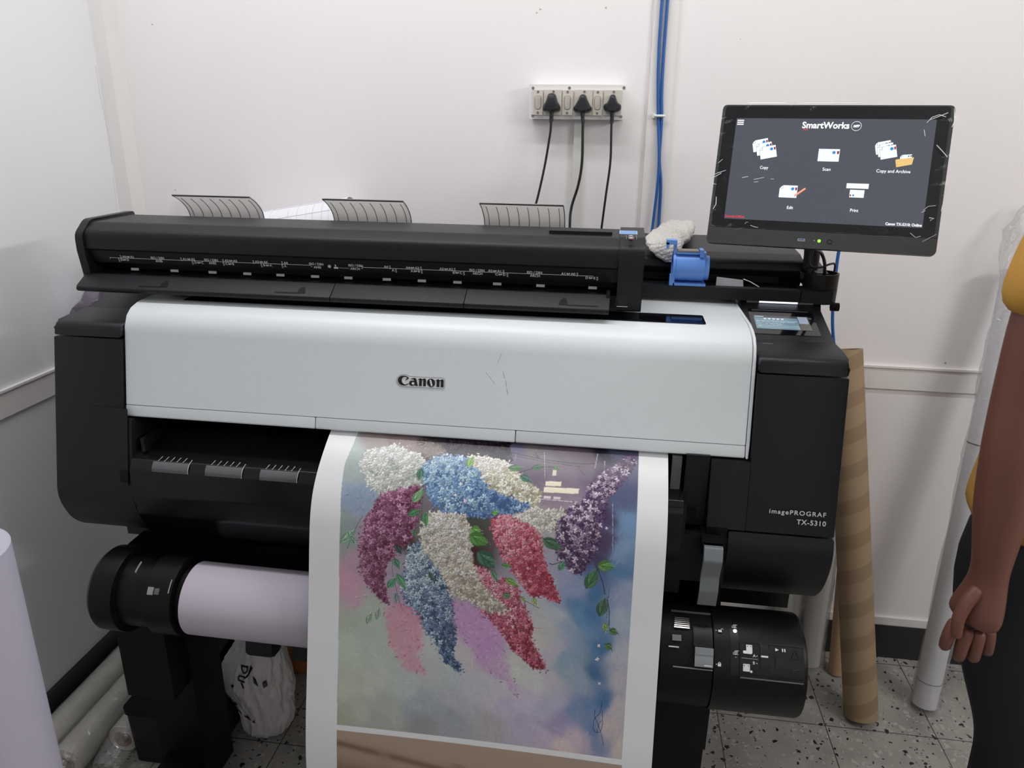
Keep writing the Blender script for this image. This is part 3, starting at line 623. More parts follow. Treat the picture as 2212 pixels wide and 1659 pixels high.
# rear paper guides: three curved grey plates
GM = bpy.data.materials.new('frosted_guide'); GM.use_nodes = True; nt = GM.node_tree; nt.nodes.remove(nt.nodes['Principled BSDF'])
g2 = N(nt, 'ShaderNodeBsdfTranslucent'); g2.inputs[0].default_value = (.80, .79, .78, 1); g3 = N(nt, 'ShaderNodeBsdfDiffuse'); g3.inputs[0].default_value = (.74, .73, .72, 1)
ma_ = N(nt, 'ShaderNodeMixShader'); ma_.inputs[0].default_value = .35; nt.links.new(g2.outputs[0], ma_.inputs[1]); nt.links.new(g3.outputs[0], ma_.inputs[2]); nt.links.new(ma_.outputs[0], nt.nodes['Material Output'].inputs['Surface'])
MATS['frosted_guide'] = GM; GL = mat('guide_line', (.03, .03, .03), .5)
for gx0, gx1 in ((-1.006, -.821), (-.650, -.467), (-.298, -.118)):
    prof = [(1.664, 1.34), (1.664, 1.385), (1.655, 1.410), (1.630, 1.431), (1.600, 1.4455)]
    bm = bmesh.new(); Pc = catmull([(0, y, z) for y, z in prof], 5); Gd = []
    for p in Pc:
        Gd.append([bm.verts.new((x, p.y+o_[0], p.z+o_[1])) for x, o_ in ((gx0, (0, 0)), (gx1, (0, 0)), (gx1, (.0015, .0025)), (gx0, (.0015, .0025)))])
    for i in range(len(Gd)-1):
        for j in range(4): bm.faces.new((Gd[i][j], Gd[i][(j+1) % 4], Gd[i+1][(j+1) % 4], Gd[i+1][j]))
    bm.faces.new(Gd[0]); bm.faces.new(Gd[-1][::-1])
    pg = bm_obj('rear_paper_guide', bm, GM, SX, 40, .0006)
    bm = bmesh.new()
    n_ = 8
    for k in range(n_):
        x = gx0+.011+(gx1-gx0-.022)*k/(n_-1)
        add_tube(bm, [(x, p.y-.0008, p.z-.0003) for p in Pc[:-3]], .0007, 5)
    add_tube(bm, [(gx0, Pc[-1].y, Pc[-1].z), (gx1, Pc[-1].y, Pc[-1].z)], .0018, 8)
    for gx in (gx0, gx1): add_tube(bm, [(gx, p.y, p.z) for p in Pc], .0009, 6)
    bm_obj('guide_lines', bm, GL, pg, 60)

# scanner stand: housing, rail, monitor post holder
HX = thing('scanner_stand', 'black housing and rail behind the scanner with a round cable cup at its right end', 'scanner stand', (.22, 1.75, 1.26))
prism('rear_housing', [(1.690, 1.286), (1.672, 1.312, .01), (1.678, 1.332, .02), (1.72, 1.3425, .03), (1.92, 1.354, .01), (1.93, 1.262), (1.690, 1.262)], -1.05, .402, BLK, HX, r=0, bevel=.006, n=7)
box('hand_slot', .056, .352, 1.672, 1.70, 1.2850, 1.2990, BLKD, HX, bevel=.003)
box('cable_ledge', -1.05, .386, 1.6225, 1.672, 1.2700, 1.2800, BLK2, HX, bevel=.001)
box('front_rail', .0535, .3860, 1.600, 1.622, 1.2590, 1.2845, BLK, HX, bevel=.002)
box('front_rail', -1.05, .0515, 1.602, 1.622, 1.2590, 1.2845, BLKD, HX, bevel=.002)
box('rail_end', .3875, .45, 1.600, 1.66, 1.2570, 1.2840, BLK, HX, bevel=.003)
bm = bmesh.new(); add_pipe(bm, (.437, 1.655, 1.252), (.437, 1.655, 1.2825), .0345, .01, 48); bm_obj('holder_base', bm, BLK, HX, 40, .002)
bm = bmesh.new(); add_pipe(bm, (.436, 1.655, 1.2835), (.436, 1.655, 1.3155), .0355, .0315, 48); bm_obj('cable_cup', bm, BLK2, HX, 40, .001)
prism('holder_bracket', [(1.655, 1.313), (1.655, 1.300), (1.76, 1.315), (1.76, 1.326)], .392, .452, BLK2, HX, bevel=.003)
box('bracket_arm', .4035, .414, 1.64, 1.76, 1.285, 1.326, BLK2, HX, bevel=.003)
prism('side_bracket', [(1.63, 1.2565), (1.60, 1.20, .01), (1.66, 1.10), (1.75, 1.10), (1.75, 1.2565)], .4255, .437, BLKD, PX, bevel=.002)
bm = bmesh.new(); add_pipe(bm, (.458, 1.63, 1.247), (.474, 1.63, 1.247), .009, .003, 20); bm_obj('fixing_knob', bm, BLKD, HX, 40)
# =====================================================================
# POSTER coming out of the printer (the painting is printed on the sheet)
# =====================================================================
PD = {'BG':[(48.2,66.9,0.393,0.457,0.444),(97.4,49.9,0.299,0.258,0.248),(149.9,45.4,0.277,0.206,0.206),(221.1,48.0,0.042,0.037,0.042),(289.8,42.0,0.028,0.021,0.035),(342.2,46.0,0.114,0.073,0.114),(380.5,51.1,0.111,0.097,0.181),(410.8,48.5,0.156,0.135,0.145),(478.0,46.8,0.129,0.104,0.123),(512.2,60.2,0.108,0.081,0.108),(544.0,36.8,0.021,0.019,0.035),(546.9,95.8,0.052,0.036,0.079),(580.3,29.2,0.079,0.087,0.15),(594.7,76.6,0.089,0.094,0.177),(590.0,127.7,0.086,0.101,0.188),(61.4,117.4,0.35,0.407,0.395),(82.3,168.3,0.256,0.334,0.431),(70.3,221.9,0.258,0.322,0.322),(78.1,248.2,0.251,0.324,0.289),(89.4,288.2,0.428,0.288,0.357),(76.4,330.8,0.521,0.288,0.388),(90.9,364.0,0.472,0.317,0.393),(111.6,225.1,0.349,0.273,0.349),(213.2,223.2,0.152,0.136,0.142),(311.6,202.0,0.06,0.064,0.056),(193.8,241.5,0.082,0.046,0.043),(314.0,247.5,0.06,0.022,0.026),(415.1,88.1,0.16,0.127,0.178),(466.0,102.6,0.209,0.163,0.217),(514.7,98.5,0.164,0.131,0.19),(469.0,137.6,0.249,0.187,0.24),(501.9,148.2,0.271,0.206,0.271),(456.0,177.6,0.344,0.318,0.318),(448.6,209.8,0.347,0.347,0.358),(454.2,254.7,0.326,0.326,0.411),(478.4,288.9,0.288,0.303,0.441),(498.8,313.5,0.248,0.297,0.442),(446.8,301.9,0.404,0.423,0.488),(553.8,163.4,0.059,0.039,0.093),(550.2,210.7,0.064,0.042,0.093),(546.0,246.4,0.06,0.051,0.102),(538.2,276.5,0.09,0.141,0.284),(543.2,309.1,0.069,0.154,0.296),(542.4,352.4,0.069,0.163,0.329),(520.9,368.0,0.125,0.243,0.396),(513.3,345.4,0.106,0.213,0.366),(555.0,407.7,0.057,0.15,0.298),(557.9,457.4,0.057,0.135,0.266),(560.7,507.5,0.067,0.157,0.305),(586.1,179.6,0.15,0.255,0.4),(591.6,223.0,0.188,0.287,0.435),(587.7,262.0,0.096,0.192,0.345),(590.2,304.5,0.269,0.32,0.437),(596.3,353.5,0.329,0.388,0.479),(597.0,419.7,0.387,0.4,0.453),(593.7,470.0,0.406,0.393,0.441),(596.6,520.0,0.447,0.411,0.432),(502.5,383.3,0.248,0.326,0.43),(481.9,358.6,0.403,0.435,0.482),(450.1,368.6,0.441,0.441,0.448),(436.3,420.5,0.475,0.461,0.427),(469.6,433.7,0.415,0.395,0.463),(505.9,446.5,0.222,0.316,0.402),(507.3,473.2,0.259,0.332,0.409),(527.4,487.8,0.266,0.323,0.42),(472.2,484.0,0.431,0.417,0.453),(439.7,487.7,0.493,0.493,0.493),(181.9,293.3,0.315,0.29,0.359),(169.6,345.9,0.366,0.284,0.366),(250.7,337.9,0.334,0.323,0.334),(306.6,400.4,0.441,0.279,0.441),(347.9,430.0,0.412,0.265,0.446),(81.6,406.6,0.367,0.418,0.355),(115.7,385.8,0.368,0.432,0.368),(134.0,418.4,0.374,0.439,0.386),(83.0,458.6,0.439,0.497,0.425),(125.2,471.4,0.407,0.464,0.407),(247.7,440.8,0.439,0.468,0.453),(298.7,452.4,0.462,0.447,0.447),(242.8,493.0,0.41,0.439,0.424),(284.0,505.6,0.399,0.435,0.449),(189.3,526.9,0.409,0.453,0.438),(137.5,532.9,0.444,0.474,0.421),(85.5,546.0,0.44,0.471,0.396),(406.5,481.3,0.488,0.503,0.472),(375.6,529.4,0.471,0.456,0.494),(324.7,511.2,0.44,0.44,0.485),(425.5,533.7,0.475,0.422,0.54),(474.8,534.6,0.387,0.387,0.5),(225.0,564.5,0.351,0.379,0.422),(156.5,579.7,0.379,0.416,0.379),(104.3,586.0,0.404,0.434,0.383),(292.8,556.4,0.389,0.403,0.432),(86.5,581.3,0.359,0.38,0.313),(156.5,579.9,0.332,0.359,0.313),(225.3,571.7,0.267,0.291,0.328),(293.6,573.9,0.28,0.304,0.329),(226.2,596.0,0.259,0.276,0.276),(139.8,603.1,0.343,0.356,0.316),(361.3,582.8,0.36,0.347,0.36),(392.9,544.7,0.431,0.395,0.51),(427.5,574.7,0.398,0.356,0.475),(462.0,604.7,0.446,0.385,0.494),(486.6,574.2,0.329,0.28,0.413),(512.2,564.3,0.265,0.265,0.422),(524.0,542.5,0.168,0.24,0.379),(520.4,597.3,0.506,0.411,0.465),(548.9,526.0,0.124,0.207,0.367),(557.5,565.5,0.125,0.197,0.352),(559.4,599.2,0.182,0.232,0.368),(540.2,601.6,0.391,0.342,0.428),(589.0,554.9,0.462,0.402,0.402),(598.3,604.4,0.511,0.446,0.415),(495.4,617.8,0.593,0.478,0.478),(69.5,601.1,0.355,0.369,0.29)],'CL':[([(128.4,45.1),(205.5,40.6),(260.0,69.7),(213.8,81.6),(162.5,69.7)],(0.139,0.108,0.108),(0.313,0.248,0.216),(0.575,0.466,0.388),5,0.6,0.5),([(228.8,34.1),(360.8,31.3),(369.7,72.4),(328.9,71.9),(281.0,71.9),(252.8,68.2)],(0.003,0.003,0.005),(0.014,0.009,0.018),(0.074,0.046,0.079),5,0.9,0.8),([(67.5,162.7),(95.1,143.5),(126.4,164.8),(126.9,197.5),(86.3,204.1),(62.2,186.3)],(0.167,0.238,0.388),(0.238,0.318,0.448),(0.318,0.4,0.514),7,0.4,0.25),([(82.9,76.4),(137.9,55.1),(191.7,75.4),(210.1,97.6),(203.3,134.9),(172.1,151.2),(139.2,158.8),(109.4,145.8),(83.8,108.0)],(0.407,0.438,0.395),(0.648,0.688,0.609),(0.82,0.82,0.82),7,1,0.9),([(287.8,71.3),(321.6,68.5),(363.5,76.9),(401.1,111.7),(431.3,133.8),(428.9,160.6),(385.7,151.0),(344.6,137.4),(319.8,125.5),(298.9,97.9)],(0.407,0.384,0.26),(0.728,0.703,0.551),(0.82,0.82,0.754),7,1,0.9),([(364.9,172.2),(422.7,164.3),(484.0,165.8),(491.0,174.8),(469.8,192.2),(441.8,204.0),(408.9,194.1),(379.2,186.9)],(0.4,0.388,0.318),(0.659,0.644,0.541),(0.82,0.809,0.724),6,0.8,0.7),([(194.3,254.8),(220.8,245.8),(235.4,278.1),(255.9,293.2),(266.9,319.3),(281.8,365.5),(287.3,419.5),(282.0,454.2),(303.6,489.6),(276.2,478.9),(251.0,440.4),(229.5,408.5),(197.8,377.5),(183.2,344.5),(188.8,299.5)],(0.041,0.082,0.166),(0.166,0.266,0.419),(0.472,0.607,0.752),6,1,0.9),([(153.5,381.9),(183.9,368.6),(215.1,386.0),(223.4,426.3),(221.5,467.8),(234.9,507.8),(202.0,497.6),(173.5,466.1),(156.9,433.3)],(0.525,0.145,0.258),(0.647,0.197,0.335),(0.785,0.335,0.465),8,0.5,0.3),([(281.5,355.3),(335.1,363.5),(369.0,383.8),(380.8,426.5),(389.7,476.4),(411.7,521.7),(384.3,500.9),(350.1,480.9),(325.4,449.5),(297.3,418.4),(284.3,385.7)],(0.351,0.155,0.369),(0.506,0.256,0.521),(0.618,0.357,0.618),7,0.6,0.35),([(213.8,81.6),(243.0,71.1),(281.0,71.9),(313.4,104.2),(323.6,128.7),(355.3,143.4),(409.3,159.0),(403.7,169.1),(368.5,176.7),(343.1,185.1),(293.8,185.8),(261.1,191.6),(235.5,169.4),(217.3,137.3),(203.8,109.6)],(0.046,0.12,0.296),(0.142,0.296,0.533),(0.404,0.59,0.765),7,1.1,0.95),([(158.6,152.2),(200.6,138.6),(209.7,164.9),(208.1,197.5),(197.0,237.9),(174.2,260.0),(147.9,296.5),(145.3,331.0),(160.2,374.4),(139.2,359.2),(114.5,334.0),(101.7,300.8),(100.6,253.0),(107.5,212.2),(123.9,184.7),(133.2,164.3)],(0.131,0.022,0.064),(0.275,0.077,0.178),(0.552,0.251,0.42),6,1.1,0.95),([(318.6,280.5),(355.4,293.9),(398.7,313.2),(409.8,342.4),(431.1,380.7),(429.5,414.5),(464.8,467.9),(438.5,464.1),(397.7,434.8),(380.1,409.6),(348.8,375.7),(335.2,366.9),(384.5,361.9),(336.8,322.7),(322.7,300.4)],(0.267,0.018,0.05),(0.586,0.125,0.207),(0.802,0.359,0.441),6,1,0.95),([(347.0,192.7),(369.1,183.0),(408.9,194.1),(437.6,213.9),(444.6,255.6),(459.2,290.7),(484.0,336.6),(454.6,327.9),(422.0,324.4),(401.2,296.2),(373.7,262.1),(352.3,224.4)],(0.328,0.023,0.052),(0.618,0.095,0.165),(0.82,0.328,0.413),6,1,0.95),([(230.8,189.2),(293.9,187.4),(307.5,215.2),(309.4,254.6),(319.3,297.3),(336.8,322.7),(387.8,363.2),(351.7,365.2),(311.3,348.9),(277.5,338.7),(266.6,312.5),(249.1,287.0),(226.5,262.0),(215.2,229.6),(222.4,209.3)],(0.364,0.31,0.251),(0.673,0.618,0.501),(0.82,0.82,0.749),7,1.1,0.95),([(597.0,38.4),(605.5,56.1),(576.3,104.3),(555.5,137.2),(545.4,182.9),(540.2,227.5),(521.9,268.2),(506.5,277.9),(476.7,255.9),(466.8,221.0),(469.6,189.1),(489.9,159.0),(514.4,143.9),(525.0,108.6),(555.6,74.2)],(0.045,0.021,0.076),(0.151,0.07,0.186),(0.678,0.543,0.727),6,1.1,0.95)],'LV':[((201.1,102.4),(201.7,127.7),7.6,(0.056,0.2,0.107)),((195.2,171.4),(212.1,145.8),8.1,(0.141,0.357,0.141)),((188.5,195.4),(212.8,184.6),6.4,(0.042,0.225,0.069)),((221.1,187.6),(225.7,214.7),5.7,(0.042,0.294,0.081)),((366.7,88.3),(393.2,86.1),7.6,(0.063,0.24,0.067)),((410.8,85.2),(434.7,78.1),6.4,(0.049,0.163,0.06)),((390.9,102.0),(413.7,113.8),7.1,(0.057,0.189,0.143)),((288.8,93.1),(296.8,68.4),7.6,(0.214,0.436,0.042)),((310.1,210.2),(327.7,218.4),10.1,(0.12,0.404,0.028)),((307.2,221.8),(342.2,238.4),13.5,(0.064,0.273,0.026)),((324.2,251.8),(358.0,281.7),15.2,(0.032,0.146,0.089)),((351.5,286.7),(364.7,307.3),5.7,(0.092,0.276,0.139)),((377.9,299.7),(402.5,311.6),6.4,(0.183,0.376,0.033)),((442.9,217.9),(478.5,235.0),10.5,(0.039,0.142,0.056)),((475.7,275.2),(485.1,255.8),6.1,(0.066,0.28,0.146)),((545.2,256.9),(573.2,259.4),11.1,(0.088,0.277,0.026)),((526.3,304.6),(544.7,265.6),11.1,(0.041,0.171,0.048)),((552.9,354.1),(561.8,317.8),10.1,(0.044,0.126,0.063)),((564.4,365.5),(565.3,381.3),5.7,(0.208,0.362,0.03)),((572.2,377.8),(588.8,382.3),7.1,(0.067,0.193,0.031)),((566.9,404.4),(579.6,413.7),7.4,(0.07,0.189,0.032)),((165.8,280.1),(177.3,298.2),6.4,(0.059,0.255,0.137)),((171.7,309.5),(190.3,338.9),7.8,(0.085,0.317,0.143)),((154.4,339.4),(170.3,318.1),7.1,(0.062,0.319,0.144)),((59.8,259.6),(89.3,232.1),7.6,(0.201,0.408,0.26)),((80.6,244.0),(89.6,257.9),4.1,(0.171,0.352,0.23)),((169.1,252.6),(180.7,270.6),6.1,(0.031,0.079,0.065)),((369.4,274.0),(388.8,275.7),4.7,(0.105,0.298,0.067)),((430.3,332.6),(437.7,344.1),5.1,(0.323,0.443,0.063)),((408.4,331.4),(417.2,340.8),3.7,(0.28,0.391,0.067)),((374.6,330.5),(388.6,334.3),6.8,(0.096,0.24,0.096)),((346.8,178.4),(357.8,177.5),5.1,(0.14,0.43,0.03)),((170.5,347.6),(172.9,367.9),4.4,(0.164,0.278,0.278)),((449.3,79.6),(465.7,81.6),3.7,(0.093,0.269,0.065)),((116.6,414.3),(124.2,390.8),5.7,(0.265,0.353,0.265)),((135.7,403.4),(138.9,381.0),5.1,(0.261,0.348,0.261)),((201.5,221.0),(205.2,237.0),3.7,(0.06,0.25,0.07)),((233.6,301.5),(242.4,315.4),4.7,(0.069,0.121,0.093))],'ST':[([(103.4,202.7),(94.3,219.9),(84.8,240.8),(75.2,268.8)],0.7,(0.081,0.135,0.093)),([(214.7,164.5),(215.4,196.9),(214.8,223.1)],0.7,(0.028,0.081,0.042)),([(162.7,274.6),(163.5,305.3),(169.2,328.7)],0.7,(0.044,0.111,0.085)),([(169.2,328.7),(176.8,358.9),(184.4,382.3)],0.7,(0.067,0.118,0.118)),([(183.7,38.1),(211.5,69.7),(224.0,80.7)],1.0499999999999998,(0.028,0.021,0.028)),([(367.0,52.3),(429.2,63.3),(496.2,67.6),(529.0,64.7)],1.26,(0.033,0.02,0.028)),([(367.8,58.4),(436.4,68.7),(509.8,74.2)],0.84,(0.041,0.025,0.033)),([(370.7,106.9),(398.8,91.4),(437.6,80.4),(463.9,78.1)],0.9799999999999999,(0.043,0.034,0.034)),([(411.2,52.6),(422.3,61.9),(414.1,48.2)],0.7,(0.033,0.02,0.026)),([(496.7,75.3),(510.9,91.3)],0.7,(0.066,0.046,0.066)),([(540.2,256.6),(547.3,269.1),(556.4,291.3),(560.7,310.7)],0.9799999999999999,(0.023,0.035,0.04)),([(565.9,320.1),(570.4,342.9),(571.3,369.4)],1.1199999999999999,(0.025,0.031,0.038)),([(572.1,372.6),(579.2,385.2)],0.84,(0.026,0.041,0.033)),([(399.3,326.6),(416.1,338.4),(442.7,350.9)],0.7,(0.071,0.112,0.056)),([(364.2,424.9),(384.9,442.9)],0.7,(0.136,0.143,0.165)),([(457.8,262.6),(464.3,264.3),(476.9,259.2)],0.9799999999999999,(0.061,0.029,0.083)),([(431.5,46.7),(438.3,105.0)],0.9099999999999999,(0.347,0.292,0.347)),([(377.7,55.5),(376.1,110.1)],0.9099999999999999,(0.22,0.167,0.243)),([(532.7,42.0),(529.5,74.5)],1.1199999999999999,(0.307,0.255,0.307)),([(565.3,143.1),(570.2,231.3)],0.7,(0.249,0.295,0.465)),([(427.6,146.0),(501.8,146.6)],0.9799999999999999,(0.532,0.465,0.532)),([(546.7,57.2),(547.0,84.5)],0.84,(0.318,0.318,0.407)),([(428.3,389.4),(454.3,389.0)],0.84,(0.489,0.184,0.129)),([(567.9,300.1),(566.4,356.6)],0.5599999999999999,(0.037,0.069,0.114))],'RC':[([(440.5,110.3),(469.8,108.9),(470.0,118.5),(440.7,119.9)],(0.815,0.729,0.573)),([(439.0,122.1),(503.2,120.4),(502.3,130.8),(438.7,132.5)],(0.82,0.752,0.593)),([(451.3,85.0),(458.6,85.1),(459.0,97.6),(451.8,97.5)],(0.683,0.627,0.495)),([(440.0,139.9),(453.0,139.9),(452.8,144.9),(439.8,144.6)],(0.682,0.605,0.605)),([(457.8,139.8),(470.7,139.5),(470.5,144.2),(457.6,144.2)],(0.643,0.59,0.605)),([(418.3,385.4),(429.5,380.8),(429.0,404.4),(420.7,401.9)],(0.82,0.249,0.128))],'FL':[((556.8,189.2),5.2,(0.802,0.677,0.802)),((555.1,409.3),7.7,(0.82,0.708,0.82)),((554.0,435.1),8.4,(0.82,0.707,0.82)),((560.8,481.2),5.8,(0.699,0.635,0.82)),((281.7,128.6),8.4,(0.768,0.751,0.768)),((294.6,161.5),7.7,(0.804,0.678,0.719)),((275.0,151.5),6.5,(0.68,0.721,0.806)),((395.7,391.1),7.1,(0.82,0.565,0.605)),((418.2,276.2),7.1,(0.799,0.422,0.486)),((424.2,300.7),7.1,(0.82,0.435,0.537)),((139.3,232.8),7.1,(0.686,0.406,0.501)),((300.5,326.2),5.8,(0.82,0.82,0.813)),((262.0,232.2),5.2,(0.82,0.82,0.719)),((321.2,347.9),5.8,(0.82,0.82,0.779)),((356.6,324.1),4.5,(0.82,0.516,0.59)),((94.4,363.7),7.1,(0.622,0.406,0.507)),((111.6,358.5),6.5,(0.578,0.372,0.468)),((91.3,381.3),5.8,(0.558,0.384,0.449))],'SG':[[(566.8,513.7),(566.4,523.9),(564.0,537.7),(558.0,545.2),(553.8,555.8),(555.2,569.2),(561.3,575.2),(567.5,571.0),(570.6,557.1),(568.4,530.4)],[(555.6,531.9),(555.8,545.4),(562.0,558.2),(569.5,577.5),(574.9,598.9)],[(561.3,575.2),(564.2,557.9),(568.0,550.7)]],'S2':[([(63.6,632.5),(611.1,629.7),(611.4,635.6),(63.2,712.3)],(0.647,0.48,0.37)),([(64.8,656.4),(140.9,664.9),(193.4,669.0),(248.9,676.3),(193.5,684.0),(123.3,678.6),(64.8,665.8)],(0.119,0.065,0.036)),([(66.4,698.1),(98.5,697.4),(98.3,707.2),(66.1,711.9)],(0.463,0.224,0.079)),([(140.9,672.4),(165.5,672.8),(162.1,698.1),(144.5,700.6)],(0.384,0.241,0.173)),([(296.6,662.3),(330.6,659.5),(324.2,675.2),(297.0,679.0)],(0.224,0.143,0.094)),([(420.3,634.1),(430.3,634.2),(428.1,660.7),(419.8,661.9)],(0.111,0.085,0.052)),([(457.0,640.6),(577.8,638.4),(561.8,642.4),(457.7,654.8)],(0.041,0.024,0.017))]}
PR = [(1.335, 1.034), (1.30, 1.018), (1.263, .996), (1.23, .972), (1.201, .942), (1.181, .905), (1.168, .862), (1.156, .81), (1.14, .74), (1.12, .66), (1.10, .58), (1.08, .50), (1.066, .42), (1.058, .33), (1.056, .25)]
Dp = np.array([(p.x, p.y) for p in catmull([(a, b_, 0) for a, b_ in PR], 8)])
Sp = np.r_[0, np.cumsum(np.hypot(*np.diff(Dp, axis=0).T))]
rng = np.random.default_rng(5)
CW, CH = 664, 880
ys, xs = np.mgrid[0:CH, 0:CW].astype(np.float32)
num = np.zeros((CH, CW, 3), np.float32); den = np.zeros((CH, CW), np.float32)
wx = xs+6*np.sin(ys/17.)+4*np.sin(xs/11.+ys/23.); wy = ys+6*np.sin(xs/19.)+4*np.sin(xs/13.-ys/9.)
for x, y, r_, g_, b_ in PD['BG']:
    w = 1/((wx-x)**2+(wy-y)**2+60)**1.9
    num += w[..., None]*np.array([r_, g_, b_], np.float32); den += w
cv = num/den[..., None]
low = rng.normal(0, 1, (CH//6+2, CW//6+2)); low = np.kron(low, np.ones((6, 6)))[:CH, :CW]
fine = rng.normal(0, 1, (CH, CW))
cv *= (1+.015*low+.02*fine)[..., None]
def inpoly(P, X, Y):
    ins = np.zeros(X.shape, bool); n = len(P)
    for i in range(n):
        (x1, y1), (x2, y2) = P[i], P[(i+1) % n]
        c = ((y1 > Y) != (y2 > Y)) & (X < (x2-x1)*(Y-y1)/(y2-y1+1e-9)+x1); ins ^= c
    return ins
def stamp(cx, cy, a, b_, ang, col, op=1.0, sharp=3.):
    R_ = int(max(a, b_)+2); x0, x1 = max(0, int(cx)-R_), min(CW, int(cx)+R_+1); y0, y1 = max(0, int(cy)-R_), min(CH, int(cy)+R_+1)
    if x0 >= x1 or y0 >= y1: return
    X = xs[y0:y1, x0:x1]-cx; Y = ys[y0:y1, x0:x1]-cy; c, s_ = math.cos(ang), math.sin(ang)
    u = (X*c+Y*s_)/a; v = (-X*s_+Y*c)/b_
    al = np.clip((1-(u*u+v*v))*sharp, 0, 1)*op
    cv[y0:y1, x0:x1] = cv[y0:y1, x0:x1]*(1-al[..., None])+np.array(col, np.float32)*al[..., None]
def fill(P, col, op=1.0, blur=0):
    q = np.array(P); x0, y0 = np.maximum(np.floor(q.min(0)-blur-1).astype(int), 0); x1, y1 = np.minimum(np.ceil(q.max(0)+blur+2).astype(int), (CW, CH))
    m_ = inpoly(P, xs[y0:y1, x0:x1], ys[y0:y1, x0:x1]).astype(np.float32)
    for _ in range(int(blur)):
        p_ = np.pad(m_, 1, mode='edge'); m_ = (p_[:-2, 1:-1]+p_[2:, 1:-1]+p_[1:-1, :-2]+p_[1:-1, 2:]+m_)/5
    m_ *= op; cv[y0:y1, x0:x1] = cv[y0:y1, x0:x1]*(1-m_[..., None])+np.array(col, np.float32)*m_[..., None]
def pline(P, w, col):
    P = catmull([(a, b_, 0) for a, b_ in P], 8)
    for i in range(len(P)-1):
        d = (P[i+1]-P[i]).length; ang = math.atan2(P[i+1].y-P[i].y, P[i+1].x-P[i].x); c = (P[i]+P[i+1])/2
        stamp(c.x, c.y, d/2+w, w*.8+.25, ang, col, .9, 2)
for _ in range(5200):      # loose background brushwork
    bx_, by_ = rng.random()*CW, rng.random()*CH; c = cv[int(by_), int(bx_)].copy()*(1+rng.normal(0, .055))
    stamp(bx_, by_, 7+9*rng.random(), 1.4+1.6*rng.random(), PI/2+rng.normal(0, .5) if bx_ > 520 else rng.normal(.6, .7), c, .55, 1.2)
for P, c in PD['RC']: fill(P, c, .95, 1)
for P, w, c in PD['ST'][:]: pline(P, w, c)
def flower(cx, cy, r, c0, rot, dark=None):
    for k in range(4):
        a = rot+k*PI/2+rng.normal(0, .18); rr = r*(.85+.3*rng.random())
        sh = 1+.16*math.cos(a+2.3)+rng.normal(0, .05)
        if dark is not None: stamp(cx+math.cos(a)*rr*.52+.6, cy+math.sin(a)*rr*.52+.7, rr*.52, rr*.33, a, dark, .6)
        stamp(cx+math.cos(a)*rr*.5, cy+math.sin(a)*rr*.5, rr*.5, rr*.28, a, [min(.82, v*sh) for v in c0], .95, 2.2)
for P, d_, m_, l_, ps, dens, soft in PD['CL']:
    q = np.array(P); (x0, y0), (x1, y1) = q.min(0), q.max(0); ar = .5*abs(np.dot(q[:, 0], np.roll(q[:, 1], 1))-np.dot(q[:, 1], np.roll(q[:, 0], 1)))
    d_, m_, l_ = map(np.array, (d_, m_, l_)); ctr = q.mean(0)
    mute = lambda c_: c_*.84+c_.mean()*.16
    d_, m_, l_ = mute(d_)*.82, mute(m_)*.92, np.minimum(mute(l_), .66)
    jag = []
    for i_ in range(len(P)):
        a_, b2 = q[i_], q[(i_+1) % len(P)]; k2 = max(2, int(np.hypot(*(b2-a_))/5))
        jag += [tuple(a_*(1-t/k2)+b2*t/k2+rng.normal(0, 2.2 if soft > .6 else 4.5, 2)) for t in range(k2)]
    fill(jag, (d_+m_)/2 if soft > .6 else m_, (.55+.35*soft) if soft > .6 else .62, 4 if soft > .6 else 26)
    n_ = int(ar/(ps*ps)*2.6*dens); cand = rng.random((n_*3, 2))*(q.max(0)-q.min(0)+6)+q.min(0)-3
    k_ = inpoly(P, cand[:, 0], cand[:, 1]); cand = cand[k_][:n_]
    for (cx, cy) in cand:
        t = np.clip(.5+(.6*(ctr[0]-cx)/(x1-x0)+.5*(ctr[1]-cy)/(y1-y0))+rng.normal(0, .33), 0, 1)
        c = d_*(1-2*t)+m_*2*t if t < .5 else m_*(2-2*t)+l_*(2*t-1)
        r = ps*(.55+.55*rng.random())
        if soft < .6:
            a = rng.random()*PI; c = (d_*.8 if rng.random() < .45 else l_*1.06) if rng.random() < .5 else m_; stamp(cx+rng.normal(0, 5), cy+rng.normal(0, 5), r*.75, r*.3, a, c, .32*(.5+soft), 1.5)
        elif rng.random() < .72: flower(cx, cy, r*1.12, c, rng.random()*PI, d_*.6)
        else:
            a = rng.random()*PI; stamp(cx+.5, cy+.6, r*.62, r*.26, a, d_*.7, .6); stamp(cx, cy, r*.6, r*.22, a, c, .95, 2.4)
    for _ in range(int(n_*.06*soft)):
        i = rng.integers(len(cand)) if len(cand) else 0
        stamp(cand[i][0], cand[i][1], 1.1, .9, 0, d_*.35, .8)
    for _ in range(int(len(P)*14*soft)):     # loose petals around the edge
        i = rng.integers(len(P)); a_, b2 = q[i], q[(i+1) % len(P)]; t = rng.random(); p_ = a_*(1-t)+b2*t+rng.normal(0, 3.6, 2)
        a = rng.random()*PI; stamp(p_[0], p_[1], ps*.5, ps*.22, a, m_ if rng.random() < .6 else d_, .85, 2)
